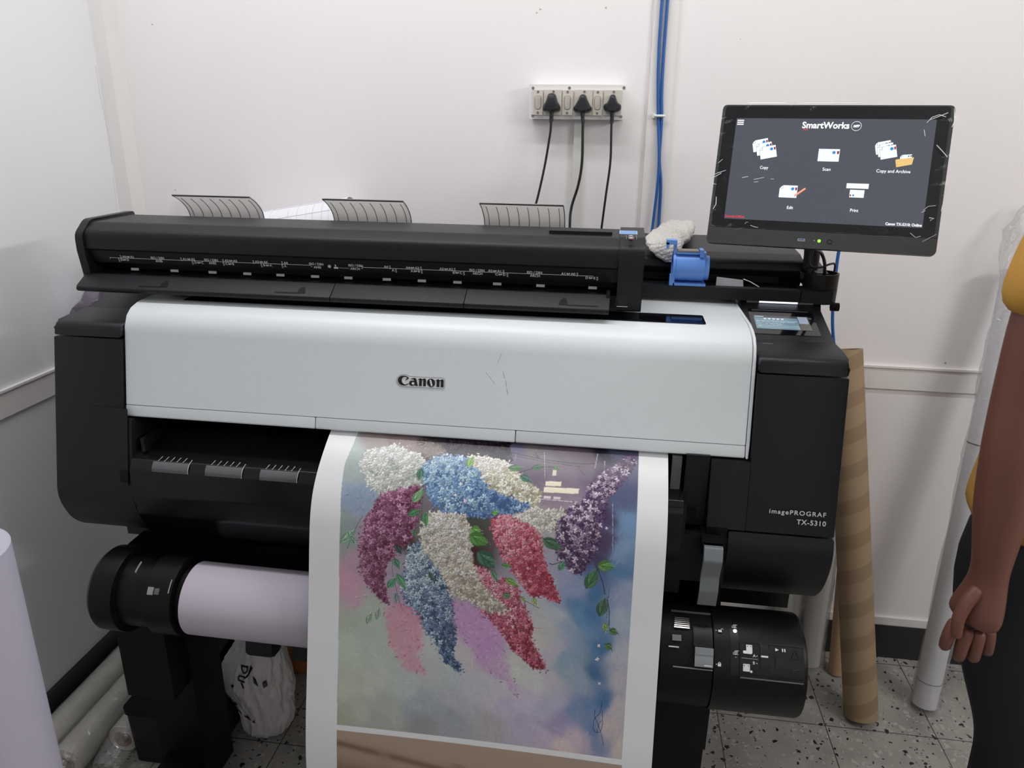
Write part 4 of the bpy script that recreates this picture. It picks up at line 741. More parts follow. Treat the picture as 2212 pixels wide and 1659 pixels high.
for A, B, w, c in PD['LV']:
    A = np.array(A); B = np.array(B); d = B-A; L_ = np.hypot(*d); ang = math.atan2(d[1], d[0]); nrm = np.array([-d[1], d[0]])/L_; c = np.array(c)
    c = (c*.75+c.mean()*.25)*.9
    P = [tuple(A+d*t+nrm*w*math.sin(PI*t**.8)) for t in np.linspace(0, 1, 9)]+[tuple(A+d*t-nrm*w*math.sin(PI*t**.8)) for t in np.linspace(1, 0, 9)]
    fill(P, c*.8, .97, 1)
    up = [tuple(A+d*t+nrm*w*.85*math.sin(PI*t**.8)) for t in np.linspace(.05, .95, 7)]+[tuple(A+d*t) for t in np.linspace(.95, .05, 7)]
    fill(up, np.minimum(c*1.45+.02, .8), .7, 1)
    for t in np.linspace(.15, .85, max(3, int(L_/4))):
        p_ = A+d*t; pline([tuple(p_), tuple(p_+d/L_*w*.8+nrm*w*.75*math.sin(PI*t))], .35, c*.45); pline([tuple(p_+d/L_*1), tuple(p_+d/L_*w*.8-nrm*w*.7*math.sin(PI*t))], .3, np.minimum(c*2+.05, .8))
    pline([tuple(A), tuple(A+d*.5+nrm*.4), tuple(B)], .4, c*.3)
for (x, y), r, c in PD['FL']: flower(x, y, r*.5, c, rng.random()*PI, np.array(c)*.4)
for P in PD['SG']: pline(P, .55, (.02, .02, .04))
# impasto relief: light edge / dark edge from the strokes
lum = cv.mean(2); gx = np.zeros_like(lum); gx[1:, 1:] = lum[1:, 1:]-lum[:-1, :-1]
cv = np.clip(cv*(1+np.clip(gx*1.2, -.18, .18))[..., None], 0, .85)
art = cv.copy()
white = np.array([.69, .70, .71])
cv *= .86
out = np.ones((CH, CW, 3), np.float32)*white
xa0, xa1 = 62, 610
edgeL = lambda y: np.interp(y, [0, 60, 105, 200, 700], [58, 55, 50, 59, 63])
mask = (xs >= edgeL(ys)) & (xs <= 609) & (ys < 620.5)
out[mask] = art[mask]
# second picture starting under the strip: blurred brown furniture
s2 = np.ones((CH, CW, 3), np.float32)*np.array([.36, .275, .215])
yy2 = ys-632+xs*.0
def band(slope, off, w, c, o_=.8):
    global s2
    d = np.abs(ys-(632+off+slope*(xs-62)))/w; a = np.exp(-d*d)*o_; s2 = s2*(1-a[..., None])+np.array(c)*a[..., None]
band(.155, 26, 8, (.13, .085, .05)); band(.155, 84, 30, (.20, .125, .06), .7); band(.12, 130, 40, (.12, .08, .05), .6)
for xx, w, c in ((155, 14, (.32, .22, .16)), (300, 16, (.2, .14, .1)), (410, 8, (.18, .15, .10)), (500, 60, (.10, .07, .045))):
    d = np.abs(xs-xx-(ys-650)*.1)/w; a = np.exp(-d*d)*.6*(ys > 650+(xs-62)*.1); s2 = s2*(1-a[..., None])+np.array(c)*a[..., None]
m2 = (xs >= 63) & (xs <= 610) & (ys > 631.5)
out[m2] = s2[m2]
# sheet mesh
gxs = np.r_[np.linspace(0, 46, 8), np.arange(48, 614, 1.0), np.linspace(616, 664, 9)]
gys = np.arange(0, 875.1, 1.0)
Yc = np.interp(gys/1000, Sp, Dp[:, 0]); Zc = np.interp(gys/1000, Sp, Dp[:, 1])
nX, nY = len(gxs), len(gys)
co = np.zeros((nY, nX, 3), np.float32)
bow = .0045*np.sin(gxs/664*PI)[None, :]*np.clip((gys-120)/250, 0, 1)[:, None]
co[..., 0] = (-.547+gxs/1000)[None, :]; co[..., 1] = Yc[:, None]+bow; co[..., 2] = Zc[:, None]
idx = np.arange(nX*nY).reshape(nY, nX)
qd = np.stack([idx[:-1, :-1], idx[1:, :-1], idx[1:, 1:], idx[:-1, 1:]], -1).reshape(-1, 4)
me = bpy.data.meshes.new('printed_poster'); me.vertices.add(nX*nY); me.vertices.foreach_set('co', co.ravel())
me.loops.add(qd.size); me.loops.foreach_set('vertex_index', qd.ravel().astype(np.int32))
me.polygons.add(len(qd)); me.polygons.foreach_set('loop_start', np.arange(0, qd.size, 4, dtype=np.int32)); me.polygons.foreach_set('loop_total', np.full(len(qd), 4, np.int32))
me.update(calc_edges=True); me.polygons.foreach_set('use_smooth', np.ones(len(qd), bool))
ca = me.color_attributes.new('ink', 'FLOAT_COLOR', 'POINT')
ix = np.clip(np.round(gxs).astype(int), 0, CW-1); iy = np.clip(np.round(gys).astype(int), 0, CH-1)
colr = np.ones((nY, nX, 4), np.float32); colr[..., :3] = out[iy][:, ix]
ca.data.foreach_set('color', colr.ravel())
PM = mat('photo_paper', (.8, .8, .8), .26, spec=.28); nt = PM.node_tree
at_ = N(nt, 'ShaderNodeAttribute', attribute_name='ink'); nt.links.new(at_.outputs['Color'], nt.nodes['Principled BSDF'].inputs['Base Color'])
poster = fin('printed_poster', me, PM)
tag(poster, 'glossy printed poster of lilac flowers with white margins hanging out of the printer', 'poster')

# paper roll loaded in the lower holders
PRt = thing('paper_roll', 'thick roll of blank white paper held between the two black drums under the printer', 'paper roll', (-.3, 1.235, .65))
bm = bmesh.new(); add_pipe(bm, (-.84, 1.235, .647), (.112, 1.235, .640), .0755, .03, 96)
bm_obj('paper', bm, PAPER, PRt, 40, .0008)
bm = bmesh.new(); add_pipe(bm, (-.8405, 1.235, .647), (.1125, 1.235, .640), .0300, .026, 40); bm_obj('core', bm, mat('core_card', (.33, .24, .16), .8), PRt, 40)

# =====================================================================
# TOUCH MONITOR
# =====================================================================
ma, mb = math.radians(-11.631), math.radians(-18.391)
Qm = Matrix.Rotation(ma, 3, 'Z') @ Matrix.Rotation(mb, 3, 'X')
MC = Vector((.3934, 1.5705, 1.5273))
MO = thing('touch_monitor', 'black touchscreen monitor on a post showing five white icons, still in crinkled clear film', 'monitor', MC, rot=(mb, 0, ma))
MM = Matrix.Translation(MC) @ Qm.to_4x4()
mfr = (MC.copy(), Qm @ Vector((1, 0, 0)), Qm @ Vector((0, 0, 1)), Qm @ Vector((0, -1, 0)))
def mbox(name, x0, x1, y0, y1, z0, z1, m_, par=MO, bevel=.002, seg=2): return box(name, x0, x1, y0, y1, z0, z1, m_, par, bevel, MM, seg)
def rr_plate(name, x0, x1, z0, z1, y0, y1, r, m_, par, bev=.001, taper=1.0):
    P = rrect(x0, x1, z0, z1, r, 6); bm = bmesh.new(); cx_, cz_ = (x0+x1)/2, (z0+z1)/2
    A = [bm.verts.new(MM @ Vector((x, y0, z))) for x, z in P]; B = [bm.verts.new(MM @ Vector((cx_+(x-cx_)*taper, y1, cz_+(z-cz_)*taper))) for x, z in P]
    k = len(P)
    for i in range(k): bm.faces.new((A[i], A[(i+1) % k], B[(i+1) % k], B[i]))
    bm.faces.new(A); bm.faces.new(B[::-1])
    return bm_obj(name, bm, m_, par, 35, bev)
rr_plate('bezel', -.2095, .2085, -.1515, .1285, 0, .013, .010, mat('bezel_grey', (.040, .043, .044), .38), MO, .0012)
rr_plate('back_housing', -.2075, .2065, -.1495, .1265, .0132, .044, .010, BLK2, MO, .002, .9)
glass = rr_plate('glass', -.2035, .2015, -.1165, .1255, -.0012, .0, .006, mat('screen_glass', (.006, .007, .009), .07, spec=.6), MO, .0003)
SB = mat('screen_page', (.01, .01, .012), .09, spec=.6, emis=(.068, .074, .092), estr=1)
scr = decal('screen', mfr, [rect(-.180, .180, -.1013, .1013)], SB, MO, .0011, .0016)
SW = mat('screen_white', (.3, .3, .3), .2, emis=(.80, .92, .95), estr=1); SI = mat('screen_ink', (.02, .02, .03), .2, emis=(.03, .06, .09), estr=1)
STx = mat('screen_text', (.3, .3, .3), .2, emis=(.85, .88, .92), estr=1); SRd = mat('screen_red', (.2, 0, 0), .2, emis=(.75, .04, .08), estr=1)
SBl = mat('screen_blue', (0, .05, .2), .2, emis=(.03, .25, .55), estr=1); SDr = mat('screen_maroon', (.1, 0, 0), .2, emis=(.30, .02, .04), estr=1)
SYl = mat('screen_tan', (.3, .2, .05), .2, emis=(.60, .42, .18), estr=1); SOr = mat('screen_orange', (.3, .1, .05), .2, emis=(.75, .30, .20), estr=1); SGy = mat('screen_grey', (.1, .1, .1), .2, emis=(.42, .50, .52), estr=1)
decal('menu_icon', mfr, [rect(-.1778, -.1652, z, z+.0021) for z in (.0955, .0916, .0877)], STx, scr, .0016, .0020)
texts('screen_title', mfr, [('SmartWorks', -.0542, .0826, .0172, 'LEFT', .00050, 1.0, ('w', .0855), .0), ('MFP', .0434, .0851, .0066, 'CENTER', .00030, 1, ('w', .0115), .25)], STx, scr, .0020)
texts('screen_subtitle', mfr, [('. . extra', -.0558, .0785, .0038, 'LEFT', .0001, 1.1)], SRd, scr, .0020)
decal('title_ring', mfr, ring(.0436, .0876, .0088, .0006, n=28), STx, scr, .0016, .0020)
texts('icon_captions', mfr, [('Copy', -.1155, .0005, .0085, 'CENTER', .0001, 1, ('w', .0158)), ('Scan', .0005, .0004, .0085, 'CENTER', .0001, 1, ('w', .0145)), ('Copy and Archive', .118, .0001, .0085, 'CENTER', .0001, 1, ('w', .0585)), ('Edit', -.0575, -.0768, .0085, 'CENTER', .0001, 1, ('w', .0115)), ('Print', .0590, -.0768, .0085, 'CENTER', .0001, 1, ('w', .0145)), ('Canon TX-5310: Online', .1785, -.0990, .0074, 'RIGHT', .00022, 1, ('w', .062))], STx, scr, .0020)
texts('status_text', mfr, [('Scanner:Offline', -.1785, -.0985, .0066, 'LEFT', .0001, 1, ('w', .0375))], SRd, scr, .0020)
def docu(cx_, cz_, w, h, ang, lift, fold=True, par=scr):
    c, s_ = math.cos(ang), math.sin(ang); T = lambda x, z: (cx_+x*c-z*s_, cz_+x*s_+z*c)
    F_ = w*.18 if fold else 0
    P = [T(-w/2, -h/2), T(w/2, -h/2), T(w/2, h/2), T(-w/2+F_, h/2), T(-w/2, h/2-F_)]
    d = decal('document_icon', mfr, [P], SW, par, lift, lift+.0002); l2 = lift+.0003
    decal('icon_edge', mfr, outline(P, .0004)+([line2(T(-w/2+F_, h/2), T(-w/2+F_, h/2-F_), .0006), line2(T(-w/2, h/2-F_), T(-w/2+F_, h/2-F_), .0006)] if fold else []), SI, d, l2, l2+.0002)
    decal('icon_chart', mfr, [[T(w*.23+h*.13*math.cos(a), h*.22+h*.13*math.sin(a)) for a in np.linspace(0, 2*PI, 12)[:-1]]], SBl, d, l2, l2+.0002)
    decal('icon_chart', mfr, [[T(w*.36, h*.34), T(w*.48, h*.34), T(w*.46, h*.10), T(w*.38, h*.10)]], SDr, d, l2, l2+.0002)
    decal('icon_lines', mfr, [line2(T(-w*.3, h*q), T(-w*.05, h*q), .0003) for q in (.25, .17, .09)]+[line2(T(-w*.45, -h*q), T(w*.1, -h*q), .0003) for q in (.30, .38)]+[line2(T(w*.2, -h*q), T(w*.42, -h*q), .0003) for q in (.05, .2, .3, .4)], SGy, d, l2, l2+.0002)
docu(-.1275, .0475, .030, .0235, .22, .0016); docu(-.1195, .0405, .030, .0235, .22, .0022); docu(-.1115, .0335, .031, .0240, .22, .0028)
docu(.0010, .0305, .0385, .0245, 0, .0016, False)
docu(.0955, .0475, .028, .0235, .22, .0016); docu(.1000, .0430, .028, .0235, .22, .0022); docu(.1050, .0385, .029, .0240, .22, .0028); docu(.1365, .0290, .0205, .0120, .10, .0016)
decal('folder_icon', mfr, [[(.1215, .0255), (.1500, .0300), (.1480, .0165), (.1220, .0105), (.1190, .0240)]], SYl, scr, .0022, .0026)
docu(-.0645, -.0425, .0335, .0245, 0, .0016)
decal('pencil_icon', mfr, [line2((-.0510, -.0500), (-.0335, -.0355), .0036), [(-.0530, -.0520), (-.0495, -.0515), (-.0520, -.0485)]], SOr, scr, .0026, .0030)
decal('printer_icon', mfr, [rect(.0400, .0790, -.0320, -.0225)], SW, scr, .0016, .0020)
decal('icon_edge', mfr, outline(rect(.0400, .0790, -.0320, -.0225), .0004), SGy, scr, .0020, .0022)
docu(.0600, -.0420, .0260, .0150, PI, .0016, False)
mbox('usb_port', -.0355, -.0220, -.0006, .004, -.1385, -.1335, METL, bevel=.0004); mbox('usb_tongue', -.0340, -.0235, -.0012, .002, -.1368, -.1348, mat('usb_blue', (.02, .06, .25), .3), bevel=0)
decal('power_light', mfr, [circ(.0040, -.1360, .0030, 18)], mat('led_green', (.1, .3, .02), .3, emis=(.25, .85, .05), estr=1.8), MO, .0, .0008)
decal('light_dot', mfr, [circ(-.0050, -.1358, .0011, 12)], METL, MO, .0, .0005)
decal('power_button', mfr, ring(.0230, -.1365, .0042, .0011, n=22), GLN, MO, .0, .0006)
decal('bezel_seam', mfr, [line2((-.209, -.1185), (.208, -.1185), .0006)], BLKD, MO, 0, .0003)
# post from the cup bracket to the monitor's back
pz = MM @ Vector((.01, .044, -.06))
tube('mounting_post', [(.413, 1.665, 1.318), (.413, 1.668, 1.36), (.40, 1.665, 1.42), (.395, 1.645, 1.47)], .0165, BLK2, MO, 16)
mbox('mount_plate', -.035, .055, .043, .055, -.09, .0, BLKD, bevel=.003)
# clear protective film, crinkled at its edges
FM = bpy.data.materials.new('clear_film'); FM.use_nodes = True; nt = FM.node_tree; nt.nodes.remove(nt.nodes['Principled BSDF'])
def film(nt, base, hl, tint=(1, 1, 1), milk=0.0, milkc=(.8, .8, .8), scale=60, strength=.6, rough=.12):
    o_ = nt.nodes['Material Output']; tcn = N(nt, 'ShaderNodeTexCoord'); nn_ = N(nt, 'ShaderNodeTexNoise'); nn_.inputs['Scale'].default_value = scale; nn_.inputs['Detail'].default_value = 4; nn_.inputs['Distortion'].default_value = 1.5
    nt.links.new(tcn.outputs['Object'], nn_.inputs['Vector']); bp = N(nt, 'ShaderNodeBump'); bp.inputs['Strength'].default_value = strength; bp.inputs['Distance'].default_value = .01
    nt.links.new(nn_.outputs['Fac'], bp.inputs['Height'])
    tr = N(nt, 'ShaderNodeBsdfTransparent'); tr.inputs[0].default_value = (*tint, 1); gl = N(nt, 'ShaderNodeBsdfGlossy'); gl.inputs['Roughness'].default_value = rough; df = N(nt, 'ShaderNodeBsdfDiffuse'); df.inputs[0].default_value = (*milkc, 1)
    nt.links.new(bp.outputs[0], gl.inputs['Normal']); nt.links.new(bp.outputs[0], df.inputs['Normal'])
    lw = N(nt, 'ShaderNodeLayerWeight'); lw.inputs[0].default_value = .3; nt.links.new(bp.outputs[0], lw.inputs['Normal'])
    f = mth(nt, 'MULTIPLY_ADD', lw.outputs['Fresnel'], hl, base)
    m1 = N(nt, 'ShaderNodeMixShader'); nt.links.new(f, m1.inputs[0]); nt.links.new(tr.outputs[0], m1.inputs[1]); nt.links.new(gl.outputs[0], m1.inputs[2])
    m2_ = N(nt, 'ShaderNodeMixShader'); m2_.inputs[0].default_value = milk; nt.links.new(m1.outputs[0], m2_.inputs[1]); nt.links.new(df.outputs[0], m2_.inputs[2]); nt.links.new(m2_.outputs[0], o_.inputs['Surface'])
film(nt, .0, .12, scale=45, strength=.25, rough=.1)
MATS['clear_film'] = FM
def film_mat(name, *a, **k):
    m_ = bpy.data.materials.new(name); m_.use_nodes = True; m_.node_tree.nodes.remove(m_.node_tree.nodes['Principled BSDF']); film(m_.node_tree, *a, **k); MATS[name] = m_; return m_
rf = random.Random(11)
bm = bmesh.new(); nu, nv = 44, 30; G = []
for j in range(nv+1):
    row = []
    for i in range(nu+1):
        u, v = i/nu, j/nv; x = -.2145+.4275*u; z = -.128+.2600*v
        e = min(u, 1-u, v, 1-v); edge = max(0, 1-e*9)
        y = -.0045-.0055*edge*rf.random()-.0008*rf.random()
        x += edge*rf.uniform(-.0025, .0025); z += edge*rf.uniform(-.003, .003)
        if j == 0: z += .010*math.sin(u*PI)-.012*(u > .85)
        row.append(bm.verts.new(MM @ Vector((x, y, z))))
    G.append(row)
for j in range(nv):
    for i in range(nu): bm.faces.new((G[j][i], G[j][i+1], G[j+1][i+1], G[j+1][i]))
bm_obj('protective_film', bm, FM, MO, None)
# creased ridges in the film
bm = bmesh.new()
def ridge(pts, r=.0006): add_tube(bm, [MM @ Vector((x, -.0075-.001*rf.random(), z)) for x, z in pts], r, 5)
for a in [[(-.2185, -.020), (-.203, -.012), (-.188, -.006)], [(-.2185, -.026), (-.205, -.018), (-.196, -.012)], [(-.221, -.040), (-.212, -.034), (-.203, -.035)], [(-.205, .008), (-.197, .016)], [(-.155, -.020), (-.143, -.017)], [(-.132, -.023), (-.121, -.020), (-.113, -.018)], [(-.131, -.028), (-.123, -.027)], [(-.10, -.021), (-.094, -.0205)],
          [(.118+.045, .093), (.170, .103), (.182, .108), (.193, .104)], [(.166, .098), (.180, .104), (.196, .112)], [(.184, .052), (.196, .040), (.2045, .030)], [(.205, .120), (.208, .095), (.205, .085)], [(.176, -.070), (.184, -.062), (.196, -.060)], [(.174, -.074), (.180, -.070)], [(.188, -.083), (.196, -.084), (.190, -.088)], [(.160, -.113), (.170, -.121), (.178, -.118)], [(.182, -.128), (.196, -.118), (.2035, -.113)], [(-.138, -.112), (-.136, -.108), (-.132, -.108)], [(-.127, -.114), (-.118, -.117), (-.112, -.1175)], [(-.200, -.060), (-.199, -.075), (-.203, -.085)], [(-.16, .129), (-.12, .1292), (-.09, .1285)], [(-.06, .1288), (.0, .1292), (.05, .1287)], [(.16, .080), (.163, .068)], [(.207, -.02), (.2085, -.045), (.206, -.07)]]: ridge(a, .0003+.0004*rf.random())
bm_obj('film_creases', bm, mat('film_crease', (.80, .80, .80), .2, spec=.8), MO, 60)

# cables that drop from the monitor into the cup
def cable(name, pts, r, material, label, cat='cable', group=None, seg=10):
    o = tube(name, pts, r, material, None, seg); return tag(o, label, cat, group)
cable('monitor_cable', [MM @ Vector((.0, .03, -.146)), (.420, 1.622, 1.362), (.433, 1.632, 1.338), (.440, 1.642, 1.30)], .0034, CORDM, 'thicker black cable running from under the monitor down into the cup')
cable('signal_cable', [(.408, 1.640, 1.372), (.404, 1.632, 1.335), (.425, 1.630, 1.330), (.446, 1.636, 1.337), (.458, 1.645, 1.333), (.458, 1.650, 1.30)], .0022, CORDM, 'thin black cable looping over the rim of the cup beside the monitor post')

# =====================================================================
# SWITCH BOARD, PLUGS, WALL CABLES
# =====================================================================
YP = 2.097
BX = lambda zx: -.255+(zx-240)*.000222; BZ = lambda zy: 1.709-(zy-180)*.000205
SWB = thing('switch_board', 'white wall switch board with three switches and three sockets in use', 'switch board', (-.1285, YB, 1.623))
bm = bmesh.new()
P = rrect(-.255, -.002, 1.623, 1.709, .004); bmv = [bm.verts.new((x, YP, z)) for x, z in P]; bmw = [bm.verts.new((x*1.0+(.003 if x < -.1285 else -.003), YB, z)) for x, z in P]
for i in range(len(P)): bm.faces.new((bmv[i], bmv[(i+1) % len(P)], bmw[(i+1) % len(P)], bmw[i]))
bm.faces.new(bmv); bm_obj('surface_box', bm, PLATE, SWB, 35, .0015)
def screw(par, x, z, y=YP, r=.0035):
    bm = bmesh.new(); add_pipe(bm, (x, y-.0016, z), (x, y+.001, z), r, r*.35, 16); add_box(bm, -r*.8, r*.8, -.0019, -.0012, -.0004, .0004, Matrix.Translation((x, y, z)) @ Matrix.Rotation(rf.random()*3, 4, 'Y'))
    return bm_obj('screw', bm, mat('screw_metal', (.30, .28, .25), .35, metal=.8), par, 40)
for zx, zy in ((283, 225), (717, 222), (1357, 215), (283, 562), (1340, 560)): screw(SWB, BX(zx), BZ(zy))
for a, b_ in ((292, 405), (640, 763), (1002, 1113)):
    s_ = box('switch', BX(a), BX(b_), YP-.006, YP+.001, BZ(550), BZ(248), CREAM, SWB, .001)
    cx_ = BX((a+b_)/2-2); w = .0072; P = rrect(cx_-w, cx_+w, BZ(478), BZ(315), .007, 6); F_ = (Vector((0, YP-.006, 0)), Vector((1, 0, 0)), Vector((0, 0, 1)), Vector((0, -1, 0)))
    decal('rocker_shade_rim', F_, [rrect(cx_-w-.0012, cx_+w+.0012, BZ(482), BZ(311), .0078, 6)], mat('rocker_shadow', (.25, .22, .17), .5), s_, 0, .0004)  # darker cream rim painting the shade around the rocker
    bm = bmesh.new(); A = [bm.verts.new((x, YP-.0064-.0045*(z-BZ(478))/(BZ(315)-BZ(478))-.001, z)) for x, z in P]; B = [bm.verts.new((x, YP-.006, z)) for x, z in P]
    for i in range(len(P)): bm.faces.new((A[i], A[(i+1) % len(P)], B[(i+1) % len(P)], B[i]))
    bm.faces.new(A); bm_obj('rocker', bm, CREAM, s_, 35, .0006)
    for zy in (270, 520): screw(s_, cx_, BZ(zy), YP-.006, .0029)
for a, b_ in ((418, 628), (785, 995), (1130, 1338)):
    s_ = box('socket', BX(a), BX(b_), YP-.006, YP+.001, BZ(550), BZ(245), CREAM, SWB, .001)
    screw(s_, BX((a+b_)/2+8), BZ(265), YP-.006, .0029)
def plug(cx_, z0, z1, w, round_, label, cord, cr):
    t = thing('power_cord', label, 'power cord', (cx_, YP-.006, z0), 'power cords plugged into the switch board')
    H = z1-z0; yb = YP-.0065
    shp = {0: [(0, 1, .35), (.38, .95, 0), (.62, .55, 0), (.95, .28, 0), (1, .1, 0), (.9, .0, 0), (.45, -.02, 0)], 1: [(0, 1, 0), (.26, .97, 0), (.45, .72, 0), (.75, .42, 0), (1, .22, 0), (.97, .08, 0), (.75, 0, 0), (.4, -.02, 0)], 2: [(0, 1, 0), (.25, .97, 0), (.38, .78, 0), (.55, .55, 0), (.95, .42, 0), (1, .28, 0), (.88, .10, 0), (.4, 0, 0)]}[round_]
    half = [(p[0]*w/2, z0+p[1]*H) for p in shp]
    P = fillet([(cx_+x, z) for x, z in half[::-1]]+[(cx_-x, z) for x, z in half if x > 0], .008, 4)
    bm = bmesh.new(); R = []
    zc_ = z0+H*.4
    for y, sc in ((yb, 1), (yb-.018, 1), (yb-.026, .90), (yb-.030, .70)):
        R.append([bm.verts.new((cx_+(x-cx_)*sc, y, zc_+(z-zc_)*sc)) for x, z in P])
    for i in range(3):
        for k in range(len(P)): bm.faces.new((R[i][k], R[i][(k+1) % len(P)], R[i+1][(k+1) % len(P)], R[i+1][k]))
    bm.faces.new(R[0][::-1]); bm.faces.new(R[-1]); bm_obj('plug', bm, mat('plug_black', (.014, .015, .020), .42, bump=(400, .1)), t, 40)
    bm = bmesh.new(); k = 7
    for i in range(k): add_tube(bm, [(cx_+.0003*i, yb-.013, z0+.004-i*.0040), (cx_+.0003*i, yb-.013, z0+.0010-i*.0040)], .0068-.0004*i, 14)
    add_tube(bm, [(cx_, yb-.013, z0+.003), (cord[0][0], cord[0][1], z0-.028)], .0046, 12)
    bm_obj('strain_relief', bm, MATS['plug_black'], t, 40)
    tube('cable', [(cord[0][0], cord[0][1], z0-.02)]+cord, cr, CORDM, t, 12)
PY = YP-.0195
plug(BX(517), BZ(505), BZ(285), .047, 0, 'black plug and cord in the left socket, its cord slanting down left', [(-.194, PY, 1.60), (-.197, PY, 1.573), (-.208, PY, 1.501), (-.225, PY-.01, 1.415), (-.238, PY-.02, 1.37), (-.255, PY-.04, 1.28)], .0032)
plug(BX(885), BZ(512), BZ(298), .049, 1, 'black plug with wide triangular body in the middle socket and a thicker wavy cord', [(-.109, PY, 1.60), (-.1075, PY, 1.515), (-.115, PY, 1.455), (-.131, PY, 1.396), (-.133, PY-.01, 1.345), (-.128, PY-.02, 1.27)], .0037)
plug(BX(1233), BZ(512), BZ(298), .047, 2, 'black plug with slim waisted body in the right socket and a nearly straight cord', [(-.034, PY, 1.60), (-.032, PY, 1.517), (-.039, PY, 1.433), (-.046, PY, 1.348), (-.052, PY-.01, 1.27)], .0031)
YC2 = YB-.0155
cable('network_cable', [(.0755, YC2, 2.89), (.0755, YC2, 1.95), (.077, YC2, 1.78), (.082, YC2, 1.69), (.088, YC2, 1.623), (.097, YC2-.005, 1.529), (.098, YC2-.006, 1.457), (.093, YC2-.006, 1.35), (.088, YC2-.02, 1.26), (.085, YC2-.02, 1.12)], .0040, BLUEC, 'blue network cable on the wall batten, the left strand below the crossing', 'network cable', 'blue network cables on the batten')
cable('network_cable', [(.0900, YC2, 2.89), (.0895, YC2, 1.95), (.0895, YC2, 1.78), (.0915, YC2, 1.69), (.0965, YC2, 1.623), (.098, YC2+.001, 1.529), (.107, YC2, 1.457), (.110, YC2, 1.35), (.112, YC2-.02, 1.26), (.110, YC2-.02, 1.12)], .0042, BLUEC, 'blue network cable on the wall batten, the right strand at the top and bottom', 'network cable', 'blue network cables on the batten')
cable('network_cable', [(.590, 2.03, 1.48), (.572, 2.02, 1.38), (.566, 2.02, 1.30), (.569, 2.015, 1.20), (.576, 2.01, 1.12), (.593, 2.00, 1.03), (.62, 1.99, .9)], .0042, BLUEC, 'short stretch of blue cable hanging behind the monitor post at the right', 'network cable')
bm = bmesh.new(); add_tube(bm, [(.0775, YC2-.004, 1.634), (.082, YC2-.0075, 1.634), (.099, YC2-.0075, 1.634), (.1035, YC2-.004, 1.634)], .0034, 12); add_box(bm, .072, .080, YC2-.005, YB-.009, 1.629, 1.639)
tag(bm_obj('cable_clip', bm, PLATE, None, 50, 0), 'small white clip holding the two blue cables to the wall batten', 'cable clip')

# =====================================================================
# THINGS ON THE RAIL
# =====================================================================
BP = thing('core_adapter', 'light blue plastic roll core adapter standing on the rail behind the white cover', 'adapter', (.16, 1.66, 1.285))
bc = Vector((.155, 1.6275, 1.3225)); rB = .031
bm = bmesh.new(); add_pipe(bm, bc+Vector((-.030, 0, 0)), bc+Vector((.030, 0, 0)), rB, rB-.003, 40); bm_obj('sleeve', bm, BLUEP, BP, 40, .0006)
bm = bmesh.new(); add_pipe(bm, bc+Vector((.0305, 0, -.002)), bc+Vector((.040, 0, -.002)), rB-.005, rB-.010, 40); bm_obj('collar', bm, BLUEP, BP, 40, .0006)
bm = bmesh.new(); add_pipe(bm, bc+Vector((-.036, 0, 0)), bc+Vector((-.0305, 0, 0)), rB+.001, rB-.006, 40); add_box(bm, -.041, -.0305, -.026, -.010, -.0375, -.015, Matrix.Translation(bc)); bm_obj('end_flange', bm, BLUEP, BP, 40, .0006)
box('foot_plate', .122, .190, 1.6015, 1.655, 1.2850, 1.2905, BLUEP, BP, .001)
bm = bmesh.new(); add_box(bm, -.036, -.0305, -.018, .002, .024, .056, Matrix.Translation(bc)); add_box(bm, -.052, -.0305, -.020, .004, .048, .057, Matrix.Translation(bc)); add_box(bm, -.052, -.047, -.020, .004, .040, .052, Matrix.Translation(bc)); bm_obj('hook_arm', bm, BLUEP, BP, 35, .0015)
bm = bmesh.new(); add_box(bm, -.030, .026, -.022, .000, .0290, .0325, Matrix.Translation(bc)); add_box(bm, .018, .026, -.026, .008, .024, .039, Matrix.Translation(bc)); add_box(bm, .026, .032, -.02, .006, .018, .033, Matrix.Translation(bc)); bm_obj('latch_plate', bm, BLUEP, BP, 35, .0012)
box('foam_pad', bc.x-.028, bc.x+.016, bc.y-.020, bc.y+.008, bc.z+.0330, bc.z+.0365, mat('foam_grey', (.28, .24, .22), .8), BP, .0005)
# bubble wrap pouch
def crumple(name, rings, material, seed, amp, label, cat, seg=28, smooth=60, group=None, power=1.0):
    """closed lumpy body: rings of (centre, radius_x, radius_y)"""
    r_ = random.Random(seed); bm = bmesh.new(); R = []
    ph = [r_.uniform(0, 6.28) for _ in range(8)]
    for i, (c, rx, ry) in enumerate(rings):
        ring_ = []
        for k in range(seg):
            a = 2*PI*k/seg; f = 1+amp*(math.sin(3*a+ph[0]+i*.7)+.7*math.sin(5*a+ph[1]-i*1.1)+.5*math.sin(9*a+ph[2]+i*1.7))+r_.uniform(-amp, amp)*.6
            ring_.append(bm.verts.new(Vector(c)+Vector((rx*math.cos(a)*f, ry*math.sin(a)*f, r_.uniform(-amp, amp)*.03))))
        R.append(ring_)
    for i in range(len(R)-1):
        for k in range(seg): bm.faces.new((R[i][k], R[i][(k+1) % seg], R[i+1][(k+1) % seg], R[i+1][k]))
    bm.faces.new(R[0][::-1]); bm.faces.new(R[-1])
    o = bm_obj(name, bm, material, None, smooth)
    return tag(o, label, cat, group) if label else o
BW = mat('bubble_wrap', (.62, .60, .56), .35); nt = BW.node_tree; bsd = nt.nodes['Principled BSDF']
vv = N(nt, 'ShaderNodeTexVoronoi'); vv.inputs['Scale'].default_value = 150; tc2 = N(nt, 'ShaderNodeTexCoord'); nt.links.new(tc2.outputs['Object'], vv.inputs['Vector'])
